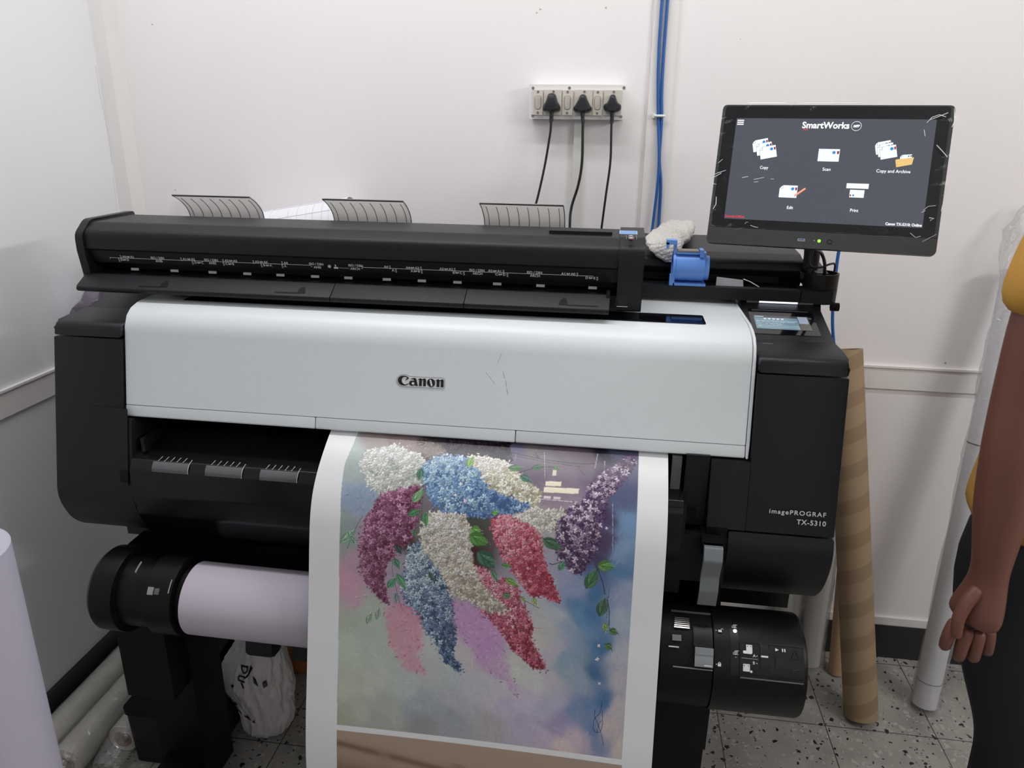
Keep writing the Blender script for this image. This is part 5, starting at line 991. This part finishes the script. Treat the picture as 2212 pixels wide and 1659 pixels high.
bp2 = N(nt, 'ShaderNodeBump'); bp2.inputs['Strength'].default_value = .7; bp2.inputs['Distance'].default_value = .003; bp2.invert = True; nt.links.new(vv.outputs['Distance'], bp2.inputs['Height']); nt.links.new(bp2.outputs[0], bsd.inputs['Normal'])
# folded pouch: flat sheet path draped on the housing top then over its front
path = [(.150, 1.925, 1.372, .040, .014), (.140, 1.86, 1.372, .042, .018), (.125, 1.78, 1.371, .047, .018), (.111, 1.715, 1.369, .050, .015), (.103, 1.680, 1.362, .041, .009), (.106, 1.6665, 1.350, .036, .005), (.114, 1.6645, 1.336, .028, .004), (.124, 1.6645, 1.324, .016, .003)]
bm = bmesh.new(); prev = None; Cc = catmull([p[:3] for p in path], 5); n_ = len(Cc)
for i, p in enumerate(Cc):
    t_ = (Cc[min(i+1, n_-1)]-Cc[max(i-1, 0)]).normalized(); side_ = Vector((1, .12, 0)).normalized(); up_ = side_.cross(t_).normalized()
    up_ = -up_ if up_.z < 0 else up_
    w = float(np.interp(i/5, range(len(path)), [q_[3] for q_ in path])); th = float(np.interp(i/5, range(len(path)), [q_[4] for q_ in path])); cur = []
    for k in range(20):
        a = 2*PI*k/20; cur.append(bm.verts.new(p+side_*w*math.copysign(abs(math.cos(a))**.6, math.cos(a))*(1+.04*math.sin(i*1.3))+up_*th*math.sin(a)*(1+.25*math.sin(k*2.1+i*.8))))
    if prev:
        for k in range(20): bm.faces.new((prev[k], prev[(k+1) % 20], cur[(k+1) % 20], cur[k]))
    else: bm.faces.new(cur[::-1])
    prev = cur
bm.faces.new(prev)
tag(bm_obj('bubble_wrap_pouch', bm, BW, None, 70), 'grey bubble wrap pouch draped over the black housing behind the blue adapter', 'bubble wrap')
bm = bmesh.new(); vs_ = [bm.verts.new(p) for p in ((.2145, 1.6245, 1.2815), (.2725, 1.6245, 1.2817), (.2740, 1.6500, 1.2935), (.2180, 1.6500, 1.2985))]; bm.faces.new(vs_)
bmesh.ops.solidify(bm, geom=bm.faces[:], thickness=.001)
tag(bm_obj('paper_slip', bm, PAPERW, None, None), 'small white paper slip propped on the rail right of the blue adapter', 'paper')
tag(tube('twist_wire', [(.276, 1.655, 1.294), (.290, 1.645, 1.290), (.306, 1.630, 1.2825)], .0016, METL, None, 8), 'short silvery twist of wire on the rail beside the white paper slip', 'wire')
# =====================================================================
# TUBES AND ROLLS AT THE RIGHT
# =====================================================================
CARD = bpy.data.materials.new('spiral_cardboard'); CARD.use_nodes = True; nt = CARD.node_tree; bsd = nt.nodes['Principled BSDF']; bsd.inputs['Roughness'].default_value = .8
tcc = N(nt, 'ShaderNodeTexCoord'); sp = N(nt, 'ShaderNodeSeparateXYZ'); nt.links.new(tcc.outputs['Object'], sp.inputs[0])
ang = mth(nt, 'ARCTAN2', sp.outputs[1], sp.outputs[0])
fr = mth(nt, 'FRACT', mth(nt, 'DIVIDE', mth(nt, 'ADD', sp.outputs[2], mth(nt, 'MULTIPLY', ang, -.0156)), .098))
st_ = mth(nt, 'LESS_THAN', fr, .42)
nn = N(nt, 'ShaderNodeTexNoise'); nn.inputs['Scale'].default_value = 30; nt.links.new(tcc.outputs['Object'], nn.inputs['Vector'])
cc = mixc(nt, st_, (.355, .255, .155), (.275, .19, .11)); cc = mixc(nt, mth(nt, 'MULTIPLY', nn.outputs['Fac'], .35), cc, (.30, .21, .125)); nt.links.new(cc, bsd.inputs['Base Color'])
def pipe_obj(name, a, b_, ro, ri, material, parent=None, seg=56):
    """hollow tube modelled along local Z and turned into place, so its wound pattern follows it"""
    a = Vector(a); b_ = Vector(b_); d = b_-a
    bm = bmesh.new(); add_pipe(bm, (0, 0, 0), (0, 0, d.length), ro, ri, seg); bmesh.ops.recalc_face_normals(bm, faces=bm.faces)
    me = bpy.data.meshes.new(name); bm.to_mesh(me); bm.free()
    o = fin(name, me, material, None, 40); o.location = a; o.rotation_euler = d.to_track_quat('Z', 'Y').to_euler()
    if parent is not None: o.parent = parent; o.matrix_parent_inverse = wmat(parent).inverted()
    return o
tag(pipe_obj('cardboard_tube', (.772, 1.832, .014), (.640, 2.083, 1.03), .046, .038, CARD), 'thick brown spiral cardboard tube leaning on the wall right of the printer', 'cardboard tube')
tag(pipe_obj('cardboard_tube', (.752, 2.020, .004), (.722, 2.098, .70), .022, .018, mat('plain_card', (.50, .32, .19), .8, var=.08, vscale=20)), 'thin plain brown tube standing behind the thick spiral cardboard tube', 'cardboard tube')
WF = film_mat('milky_film', .10, .30, milk=.18, milkc=(.8, .8, .78), scale=22, strength=.5, rough=.15)
FLW = mat('rolled_stock', (.62, .61, .57), .55, var=.08, vscale=12)
# plastic covered rolls between printer and tubes
for i, (x, y, r, h, xx) in enumerate(((.588, 2.045, .036, .56, .586), (.680, 2.060, .034, .50, .678))):
    t = thing('wrapped_roll', ('taller white roll in cloudy plastic behind the right roll drum, nearer the printer' if i == 0 else 'shorter white roll in cloudy plastic standing beside the thin brown cardboard tube'), 'wrapped roll', (x, y, 0))
    pipe_obj('stock', (x, y, .004), (xx, y+.03, h), r, .012, FLW, t)
    bm = bmesh.new(); r_ = random.Random(i+4); R = []
    for j in range(26):
        f = j/25; rr = r+.004+.003*r_.random()+(.012*(1-f*9) if f < .11 else 0)
        R.append([bm.verts.new((x+(xx-x)*f+(rr+.003*math.sin(3*k+j*.4))*math.cos(2*PI*k/28), y+.03*f+min(.046, rr)*math.sin(2*PI*k/28), .002+h*f)) for k in range(28)])
    for j in range(25):
        for k in range(28): bm.faces.new((R[j][k], R[j][(k+1) % 28], R[j+1][(k+1) % 28], R[j+1][k]))
    bm_obj('plastic_sleeve', bm, WF, t, 60)
t = thing('leaning_paper_roll', 'white paper roll in clear plastic leaning on the wall behind the person', 'paper roll', (.965, 1.915, 0))
pipe_obj('paper', (.972, 1.912, .012), (1.030, 2.070, 1.27), .0335, .012, PAPERW, t)
pipe_obj('seam_band', (1.0085, 2.0115, .803), (1.0087, 2.0119, .806), .0340, .030, mat('seam_dark', (.10, .08, .09), .6), t)
pipe_obj('seam_band', (.9755, 1.9215, .090), (.9756, 1.9218, .0925), .0340, .030, mat('seam_grey', (.30, .30, .34), .6), t)
CF = film_mat('crinkled_film', .05, .38, milk=.07, milkc=(.8, .8, .8), scale=38, strength=.9, rough=.12)
bm = bmesh.new(); R = []; r_ = random.Random(2); a = Vector((.972, 1.908, .010)); b_ = Vector((1.036, 2.085, 1.44)); nr = 60
for j in range(nr+1):
    f = j/nr; c = a.lerp(b_, f); rr = .037+.003*r_.random()
    if f > .87: rr = .036+.012*math.sin((f-.87)/.13*PI)+.006*r_.random()
    if f > .96: rr *= .75
    if f > .99: rr *= .6
    if c.y+rr > 2.132: c.y = 2.132-rr
    R.append([bm.verts.new((c.x+rr*(1+.1*math.sin(5*k+j*.5))*math.cos(2*PI*k/24), c.y+rr*math.sin(2*PI*k/24), max(.003, c.z+r_.uniform(-.002, .002)))) for k in range(24)])
for j in range(nr):
    for k in range(24): bm.faces.new((R[j][k], R[j][(k+1) % 24], R[j+1][(k+1) % 24], R[j+1][k]))
bm_obj('plastic_sleeve', bm, CF, t, 70)

# =====================================================================
# LEFT SIDE: near roll, papers, things on the floor
# =====================================================================
t = thing('standing_paper_roll', 'large lilac white paper roll standing close to the camera at the far left', 'paper roll', (-.88, .75, 0))
NR = mat('near_roll_paper', (.44, .425, .52), .6)
pipe_obj('paper', (-.886, .750, 0), (-.876, .750, 1.047), .078, .028, NR, t, 72)
pipe_obj('core', (-.886, .750, .001), (-.876, .750, 1.0475), .0278, .024, MATS['core_card'], t)
# drawings curled behind the scanner
LNM = mat('drawing_line', (.52, .50, .56), .6)
def sheet_roll(name, a, b_, r, turns, label, lines=True, lift=.012, mat_=PAPERW, ph0=0):
    a = Vector(a); b_ = Vector(b_); d = (b_-a).normalized(); u = d.cross(Vector((0, 0, 1))).normalized(); v = u.cross(d)
    t = thing(name, label, 'paper', a); nS = 60; bm = bmesh.new(); A = []; B = []
    def pt(base, s, dr=0):
        th = ph0+s*turns*2*PI; rr = r-lift*s+dr; return base+u*math.cos(th)*rr+v*math.sin(th)*rr
    for k in range(nS+1):
        s = k/nS; A.append(bm.verts.new(pt(a, s))); B.append(bm.verts.new(pt(b_, s)))
    for k in range(nS): bm.faces.new((A[k], A[k+1], B[k+1], B[k]))
    bm_obj('sheet', bm, mat_, t, 180)
    if lines:
        bm = bmesh.new()
        for f in (.12, .2, .34, .5, .58, .66, .72, .8, .86, .93):
            base = a.lerp(b_, f); k0, k1 = sorted((random.random()*.25, .25+random.random()*.2))
            P = [pt(base, k0+(k1-k0)*q/10, .0004) for q in range(11)]
            add_tube(bm, P, .0004, 4)
        for s in (.06, .1, .17, .23, .3):
            add_tube(bm, [pt(a.lerp(b_, .1), s, .0004), pt(a.lerp(b_, .9), s, .0004)], .0004, 4)
        bm_obj('drawing_lines', bm, LNM, t, None)
    return t
random.seed(9)
sheet_roll('drawing_roll', (-1.06, 2.02, 1.278), (-.735, 2.035, 1.335), .082, 1.35, 'large white drawing sheet with thin lines rolled up behind the scanner', True, .012, PAPERW, -1.2)
sheet_roll('paper_sheet', (-1.235, 2.055, 1.10), (-1.222, 2.06, 1.392), .058, .62, 'plain white sheet curled upright behind the scanner left of the drawing roll', False, .004, PAPERW, 2.6)
# crumpled white packing paper behind the left end of the printer
bm = bmesh.new(); r_ = random.Random(21)
rows = [(1.188, -1.438, -1.285), (1.165, -1.447, -1.29), (1.140, -1.455, -1.31), (1.112, -1.462, -1.33), (1.05, -1.465, -1.30), (.90, -1.46, -1.28)]
G = []
for j, (z, x0, x1) in enumerate(rows):
    G.append([bm.verts.new((x0+(x1-x0)*i/8, 1.80+.035*math.sin(i*1.9+j*1.3)+r_.uniform(-.012, .012)-.02*(j == 2), z+r_.uniform(-.006, .006)-(.02 if (i > 5 and j == 0) else 0)-.012*math.sin(i*.8)*(j < 3))) for i in range(9)])
for j in range(len(rows)-1):
    for i in range(8): bm.faces.new((G[j][i], G[j][i+1], G[j+1][i+1], G[j+1][i]))
bmesh.ops.solidify(bm, geom=bm.faces[:], thickness=.02)
tag(bm_obj('packing_paper', bm, mat('lilac_white_paper', (.74, .70, .77), .6), None, 20), 'crumpled white packing paper between the printer and the left wall', 'paper')
# long wrapped rolls lying along the left wall, ends towards the viewer
CFD = film_mat('floor_film', .08, .55, milk=.14, milkc=(.75, .75, .72), scale=26, strength=1.0, rough=.12)
LY = [((-1.415, 1.16), (-1.418, 2.05), .044, 'wrapped white roll lying on the floor right against the left wall'),
      ((-1.322, 1.300), (-1.330, 2.08), .044, 'wrapped white roll lying in the middle of the floor rolls by the left wall'),
      ((-1.232, 1.400), (-1.243, 2.04), .040, 'wrapped white roll lying nearest the black box, brown core end showing')]
for i, ((x0, y0), (x1, y1), r, lb) in enumerate(LY):
    t = thing('floor_roll', lb, 'wrapped roll', ((x0+x1)/2, (y0+y1)/2, 0), 'wrapped rolls lying by the left wall')
    pipe_obj('stock', (x0, y0, r+.004), (x1, y1, r+.004), r, .024, mat('floor_stock', (.62, .60, .55), .5, var=.12, vscale=9), t)
    pipe_obj('core', (x0, y0-.003, r+.004), (x1, y1, r+.004), .0238, .019, mat('brown_core', (.24, .13, .08), .8), t)
    bm = bmesh.new(); R = []; r_ = random.Random(i+31); nr = 40
    for j in range(nr+1):
        f = -.13+1.14*j/nr; cx_ = x0+(x1-x0)*f; cy_ = y0+(y1-y0)*f; rr = r+.0015+.0015*r_.random(); zf = 1
        if f < 0: rr = r*(1+f*1.5)+.006*r_.random(); zf = 1+f*3.5
        R.append([bm.verts.new((cx_+rr*math.cos(2*PI*k/26)*(1+.04*math.sin(4*k+j)*(f < 0)), cy_+r_.uniform(-.004, .004), max(.003, (r+.004)*max(.25, zf)+rr*zf*math.sin(2*PI*k/26)))) for k in range(26)])
    for j in range(nr):
        for k in range(26): bm.faces.new((R[j][k], R[j][(k+1) % 26], R[j+1][(k+1) % 26], R[j+1][k]))
    bm_obj('plastic_wrap', bm, CFD, t, 60)
# black plastic box and little things under the machine
t = thing('storage_box', 'closed black plastic box on the floor below the left roll drum', 'box', (-1.07, 1.55, 0))
pr = [(-1.186, 1.385), (-1.088, 1.385), (-1.088, 1.80), (-1.186, 1.80)]
bm = bmesh.new(); P = fillet([(-1.192, 1.372), (-1.060, 1.372), (-1.060, 1.80), (-1.192, 1.80)], .02, 5)
A = [bm.verts.new((-1.126+(x+1.126)*.93, 1.58+(y-1.58)*.975, .002)) for x, y in P]; B = [bm.verts.new((x, y, .158)) for x, y in P]
for i in range(len(P)): bm.faces.new((A[i], A[(i+1) % len(P)], B[(i+1) % len(P)], B[i]))
bm.faces.new(A[::-1]); bm.faces.new(B); bm_obj('box_body', bm, BLK2, t, 35, .002)
bm = bmesh.new(); P = fillet([(-1.196, 1.368), (-1.056, 1.368), (-1.056, 1.804), (-1.196, 1.804)], .022, 5)
A = [bm.verts.new((x, y, .159)) for x, y in P]; B = [bm.verts.new((x, y, .176)) for x, y in P]
for i in range(len(P)): bm.faces.new((A[i], A[(i+1) % len(P)], B[(i+1) % len(P)], B[i]))
bm.faces.new(A[::-1]); bm.faces.new(B); bm_obj('lid', bm, BLKD, t, 35, .004)
t = thing('brown_carton', 'plain orange brown carton standing in the shade behind the white plastic bag', 'carton', (-.83, 1.86, 0))
box('carton_body', -.955, -.66, 1.76, 1.98, .002, .265, mat('carton_orange', (.42, .17, .06), .7, var=.1), t, .003)
box('carton_flap', -.955, -.66, 1.765, 1.868, .2655, .268, MATS['carton_orange'], t, .0005); box('carton_flap', -.955, -.66, 1.871, 1.975, .2655, .268, MATS['carton_orange'], t, .0005)
box('tape', -.82, -.79, 1.7585, 1.7598, .02, .262, mat('tape_brown', (.30, .16, .08), .3), t, 0)
bm = bmesh.new()
v_ = [bm.verts.new(p) for p in ((-1.050, 1.60, .004), (-.985, 1.56, .004), (-.970, 1.61, .062), (-1.000, 1.63, .040), (-.972, 1.575, .012))]
bm.faces.new((v_[0], v_[1], v_[4], v_[3])); bm.faces.new((v_[3], v_[4], v_[2])); bmesh.ops.solidify(bm, geom=bm.faces[:], thickness=.001)
tag(bm_obj('paper_scrap', bm, PAPERW, None, None), 'small folded scrap of white paper on the dark floor left of the plastic bag', 'paper')
# white carrier bag
BAG = mat('white_carrier_bag', (.60, .59, .58), .32, bump=(35, .5))
xc = -.900
prof = [(.002, .030), (.004, .052), (.020, .064), (.055, .074), (.100, .078), (.130, .086), (.165, .097), (.200, .096), (.235, .086), (.270, .070), (.305, .055), (.335, .050), (.365, .040)]
from mathutils import noise as mnoise
bm = bmesh.new(); R = []; nk = 110; nzz = 80
for j in range(nzz+1):
    f = j/nzz; z = .003+f*.36; rr = float(np.interp(z, [p[0] for p in prof], [p[1] for p in prof])); ring_ = []
    for k in range(nk):
        a = 2*PI*k/nk; cr_ = abs(math.sin(2.5*a+z*17))**.5*.060+abs(math.sin(4.3*a-z*33+1.1))**.5*.055+abs(math.sin(7*a+5*math.sin(z*22)))*.05
        from_n = mnoise.noise(Vector((math.cos(a)*3.0, math.sin(a)*3.0, z*8))); from_m = mnoise.noise(Vector((math.cos(a)*6+7, math.sin(a)*6, z*22)))
        w = rr*(.97+cr_*.35-.03)+.016*(.35-abs(from_n))+.009*(.3-abs(from_m))
        ring_.append(bm.verts.new((xc+.012*math.sin(z*22)+.022*(z > .12)*min(1, (z-.12)*8)*(.5 if z < .3 else .2)+w*math.cos(a), 1.535+w*.72*math.sin(a), z)))
    R.append(ring_)
for j in range(nzz):
    for k in range(nk): bm.faces.new((R[j][k], R[j][(k+1) % nk], R[j+1][(k+1) % nk], R[j+1][k]))
bm.faces.new(R[0][::-1])
BAGT = thing('carrier_bag', 'crumpled white plastic carrier bag with dark lettering on the floor below the paper roll', 'plastic bag', (xc, 1.535, 0))
bago = bm_obj('bag_body', bm, BAG, BAGT, 28)
from mathutils.bvhtree import BVHTree
bvh = BVHTree.FromPolygons([v.co.copy() for v in bago.data.vertices], [tuple(p.vertices) for p in bago.data.polygons])
def bag_marks(name, items, polys, m_):
    Vs, Fs = [], []
    def add(P2, F2):
        k = len(Vs)
        for x, z in P2:
            x += .011-.032+.0
            hit = bvh.ray_cast(Vector((x, .8, z)), Vector((0, 1, 0)))
            Vs.append((x, (hit[0].y if hit[0] else 1.49)-.0035, z))
        Fs.extend([tuple(i+k for i in f) for f in F2])
    for s, x, z, size, rot in items:
        v, f = text_geo(s, size, 'LEFT', .0008); c, s_ = math.cos(rot), math.sin(rot); add([(x+a*c-b_*s_, z+a*s_+b_*c) for a, b_ in v], f)
    for P in polys: add(P, [tuple(range(len(P)))])
    return mesh_obj(name, Vs, Fs, m_, BAGT)
BI = mat('bag_ink', (.012, .008, .012), .4); BM = mat('bag_maroon', (.05, .008, .03), .4)
bag_marks('bag_lettering', [('D', -.892, .262, .030, -PI/2), ('U', -.898, .236, .028, -PI/2-.15), ('D', -.948, .128, .024, .1), ('F', -.926, .123, .024, -.05)],
          [[(-.866, .262), (-.858, .258), (-.872, .232), (-.888, .220), (-.872, .240)], [(-.858, .238), (-.850, .228), (-.846, .204), (-.856, .216)], [(-.893, .214), (-.886, .198), (-.882, .200), (-.888, .215)], [(-.925, .196), (-.914, .206), (-.911, .202), (-.921, .190)]], BI)
bag_marks('bag_print', [], [[(-.836, .216), (-.826, .222), (-.822, .206), (-.832, .200)], [(-.938, .108), (-.900, .086), (-.892, .100), (-.880, .082), (-.915, .084)], [(-.878, .084), (-.872, .084), (-.872, .074), (-.878, .076)]], BM)

# =====================================================================
# PERSON at the right edge
# =====================================================================
SKIN = mat('brown_skin', (.155, .060, .040), .5, bump=(60, .05), var=.06, vscale=8)
SHIRT = mat('mustard_shirt', (.52, .27, .045), .8, bump=(500, .2), var=.05)
TRS = mat('black_trousers', (.006, .0062, .008), .8, bump=(300, .15))
PERS = thing('person', 'person in mustard shirt and black trousers with one arm hanging down at the right edge', 'person', (.92, 1.36, 0))
def skin_obj(name, verts, edges, material, parent, sub=2, root=0):
    """verts: (x, y, z, rx[, ry]) grown with a Skin modifier into one continuous surface"""
    me = bpy.data.meshes.new(name); me.from_pydata([v[:3] for v in verts], edges, []); me.update()
    o = bpy.data.objects.new(name, me); COL.objects.link(o)
    o.modifiers.new('Skin', 'SKIN').use_smooth_shade = True
    sv = me.skin_vertices
    if not sv: me.attributes.new('x', 'FLOAT', 'POINT')
    for i, v in enumerate(verts):
        d = me.skin_vertices[0].data[i]; d.radius = (v[3], v[4] if len(v) > 4 else v[3]); d.use_root = (i == root)
    s_ = o.modifiers.new('Sub', 'SUBSURF'); s_.levels = sub; s_.render_levels = sub
    dg = bpy.context.evaluated_depsgraph_get(); ev = o.evaluated_get(dg); m2 = bpy.data.meshes.new_from_object(ev)
    bpy.data.objects.remove(o); m2.name = name
    return fin(name, m2, material, parent, 180)
def chain(V_, E_, pts, frm=None):
    k = len(V_); V_ += pts; E_ += [(k+i, k+i+1) for i in range(len(pts)-1)]
    if frm is not None: E_.append((frm, k))
    return k+len(pts)-1
V_, E_ = [], []
tors = chain(V_, E_, [(.90, 1.37, .95, .10, .07), (.905, 1.37, 1.10, .10, .07), (.91, 1.37, 1.25, .105, .07), (.915, 1.37, 1.40, .105, .07), (.915, 1.37, 1.485, .08, .055), (.915, 1.36, 1.55, .060, .060), (.912, 1.35, 1.605, .060, .062)])
# head: widening then narrowing chain
hd = chain(V_, E_, [(.910, 1.335, 1.655, .070, .080), (.908, 1.332, 1.700, .076, .084), (.908, 1.336, 1.755, .084, .094), (.908, 1.342, 1.815, .078, .090), (.908, 1.348, 1.850, .046, .055)], tors)
armR = chain(V_, E_, [(.785, 1.33, 1.485, .048), (.722, 1.28, 1.46, .048), (.698, 1.262, 1.33, .048), (.692, 1.252, 1.20, .046), (.692, 1.242, 1.13, .049), (.692, 1.236, 1.03, .044), (.694, 1.230, .955, .034), (.695, 1.228, .915, .030, .026)], 4)
# palm
pal = chain(V_, E_, [(.694, 1.226, .885, .036, .025), (.688, 1.224, .850, .046, .027), (.682, 1.222, .812, .050, .026)], armR)
armL = chain(V_, E_, [(1.045, 1.38, 1.485, .048), (1.11, 1.39, 1.45, .048), (1.14, 1.40, 1.30, .048), (1.15, 1.39, 1.20, .045), (1.155, 1.36, 1.10, .043), (1.155, 1.33, .95, .032), (1.155, 1.325, .90, .034, .022), (1.155, 1.32, .84, .040, .020)], 4)
for sx_ in (0, 1):
    x_ = .80 if sx_ == 0 else 1.01; kx = .895 if sx_ == 0 else 1.05
    chain(V_, E_, [(x_, 1.37, .88, .07), ((x_+kx)/2, 1.36, .68, .068), (kx, 1.345, .48, .058), (kx+.01, 1.375, .32, .054), (kx+.015, 1.39, .11, .036), (kx+.012, 1.36, .045, .036, .03), (kx, 1.28, .030, .036, .022)], 0)
body = skin_obj('body', V_, E_, SKIN, PERS, 2)
# fingers rooted in the palm, curled towards the thigh
def finger(name, base, segs, r0):
    v_, e_ = [], []; p = Vector(base); P = [(*p, r0)]
    for i, (dx, dy, dz) in enumerate(segs): p = p+Vector((dx, dy, dz)); P.append((*p, r0*(1-.10*(i+1))))
    chain(v_, e_, P); return skin_obj(name, v_, e_, SKIN, PERS, 2)
finger('finger', (.6585, 1.218, .826), [(-.010, -.004, -.030), (.001, .004, -.026), (.008, .020, -.012), (.006, .014, .010)], .0125)
finger('finger', (.6765, 1.214, .815), [(-.005, -.004, -.034), (.002, .004, -.028), (.009, .021, -.012), (.006, .014, .010)], .0130)
finger('finger', (.6945, 1.214, .812), [(.000, -.003, -.033), (.003, .004, -.026), (.009, .020, -.010), (.006, .013, .010)], .0126)
finger('finger', (.7115, 1.218, .815), [(.004, -.002, -.028), (.004, .004, -.022), (.008, .016, -.008), (.005, .011, .009)], .0115)
finger('thumb', (.682, 1.218, .892), [(-.020, -.008, -.026), (-.010, -.006, -.030), (.002, -.002, -.026), (.004, .000, -.010)], .0135)
for k in range(4): finger('finger', (1.131+.0155*k, 1.318, .872), [(.0, -.004, -.040), (.0, .006, -.030), (.0, .014, -.018)], .0120)
finger('thumb', (1.130, 1.322, .905), [(-.018, -.010, -.026), (-.006, -.004, -.028), (.002, .0, -.020)], .0130)
# shirt with short sleeve
V_, E_ = [], []
chain(V_, E_, [(.902, 1.372, .90, .205, .155), (.902, 1.372, .98, .206, .152), (.904, 1.372, 1.04, .198, .145), (.905, 1.372, 1.12, .192, .138), (.91, 1.372, 1.25, .190, .138), (.915, 1.372, 1.39, .188, .130), (.915, 1.372, 1.49, .125, .098), (.915, 1.364, 1.545, .078, .076)])
chain(V_, E_, [(.785, 1.33, 1.49, .074), (.722, 1.282, 1.465, .068), (.703, 1.266, 1.400, .068), (.696, 1.262, 1.325, .073)], 6)
chain(V_, E_, [(1.045, 1.38, 1.49, .074), (1.11, 1.39, 1.455, .066), (1.135, 1.40, 1.36, .064)], 6)
skin_obj('shirt', V_, E_, SHIRT, PERS, 2)
V_, E_ = [], []
chain(V_, E_, [(.895, 1.372, .94, .170, .122), (.892, 1.372, 1.03, .155, .112)])
for sx_ in (0, 1):
    x_ = .797 if sx_ == 0 else 1.01; kx = .895 if sx_ == 0 else 1.05
    chain(V_, E_, [(x_, 1.37, .85, .112), ((x_+kx)/2-.005, 1.36, .68, .100), (kx, 1.350, .48, .080), (kx+.01, 1.375, .30, .070), (kx+.015, 1.385, .10, .062)], 0)
skin_obj('trousers', V_, E_, TRS, PERS, 2)
# head details (outside the photograph, seen only from other positions)
for x_ in (.885, .935):
    bm = bmesh.new(); bmesh.ops.create_uvsphere(bm, u_segments=14, v_segments=10, radius=.011, matrix=Matrix.Translation((x_, 1.2525, 1.742))); bm_obj('eye', bm, mat('eye_white', (.45, .43, .40), .2), PERS, 180)
    bm = bmesh.new(); bmesh.ops.create_uvsphere(bm, u_segments=12, v_segments=8, radius=.0055, matrix=Matrix.Translation((x_, 1.2440, 1.742))); bm_obj('pupil', bm, mat('pupil_dark', (.02, .01, .008), .2), PERS, 180)
bm = bmesh.new(); add_tube(bm, [(.910, 1.252, 1.750), (.910, 1.230, 1.720), (.910, 1.226, 1.706), (.910, 1.244, 1.697)], [.007, .011, .014, .008], 10); bm_obj('nose', bm, SKIN, PERS, 180)
bm = bmesh.new(); add_tube(bm, [(.888, 1.262, 1.672), (.910, 1.250, 1.670), (.932, 1.262, 1.672)], [.003, .007, .003], 8); bm_obj('mouth', bm, mat('lip_brown', (.16, .05, .04), .5), PERS, 180)
for x_ in (.835, .983):
    bm = bmesh.new(); bmesh.ops.create_uvsphere(bm, u_segments=12, v_segments=8, radius=.022, matrix=Matrix.Translation((x_, 1.345, 1.72)) @ Matrix.Diagonal((.35, .7, 1.2, 1))); bm_obj('ear', bm, SKIN, PERS, 180)
bm = bmesh.new(); bmesh.ops.create_uvsphere(bm, u_segments=28, v_segments=18, radius=.100, matrix=Matrix.Translation((.908, 1.352, 1.775)) @ Matrix.Diagonal((.88, 1.02, 1.02, 1)))
bmesh.ops.delete(bm, geom=[v for v in bm.verts if v.co.z < 1.805-max(0, min(.14, (v.co.y-1.29)*1.5))], context='VERTS'); bmesh.ops.solidify(bm, geom=bm.faces[:], thickness=.008); bm_obj('hair', bm, mat('black_hair', (.01, .009, .008), .5), PERS, 60)
for kx in (.905, 1.06):
    bm = bmesh.new(); bmesh.ops.create_uvsphere(bm, u_segments=20, v_segments=12, radius=1, matrix=Matrix.Translation((kx, 1.31, .042)) @ Matrix.Diagonal((.048, .125, .042, 1)))
    for v in bm.verts: v.co.z = max(.002, v.co.z)
    bm_obj('shoe', bm, mat('shoe_black', (.02, .018, .016), .4), PERS, 60)

PERS.location = (.865, 1.29, 0)
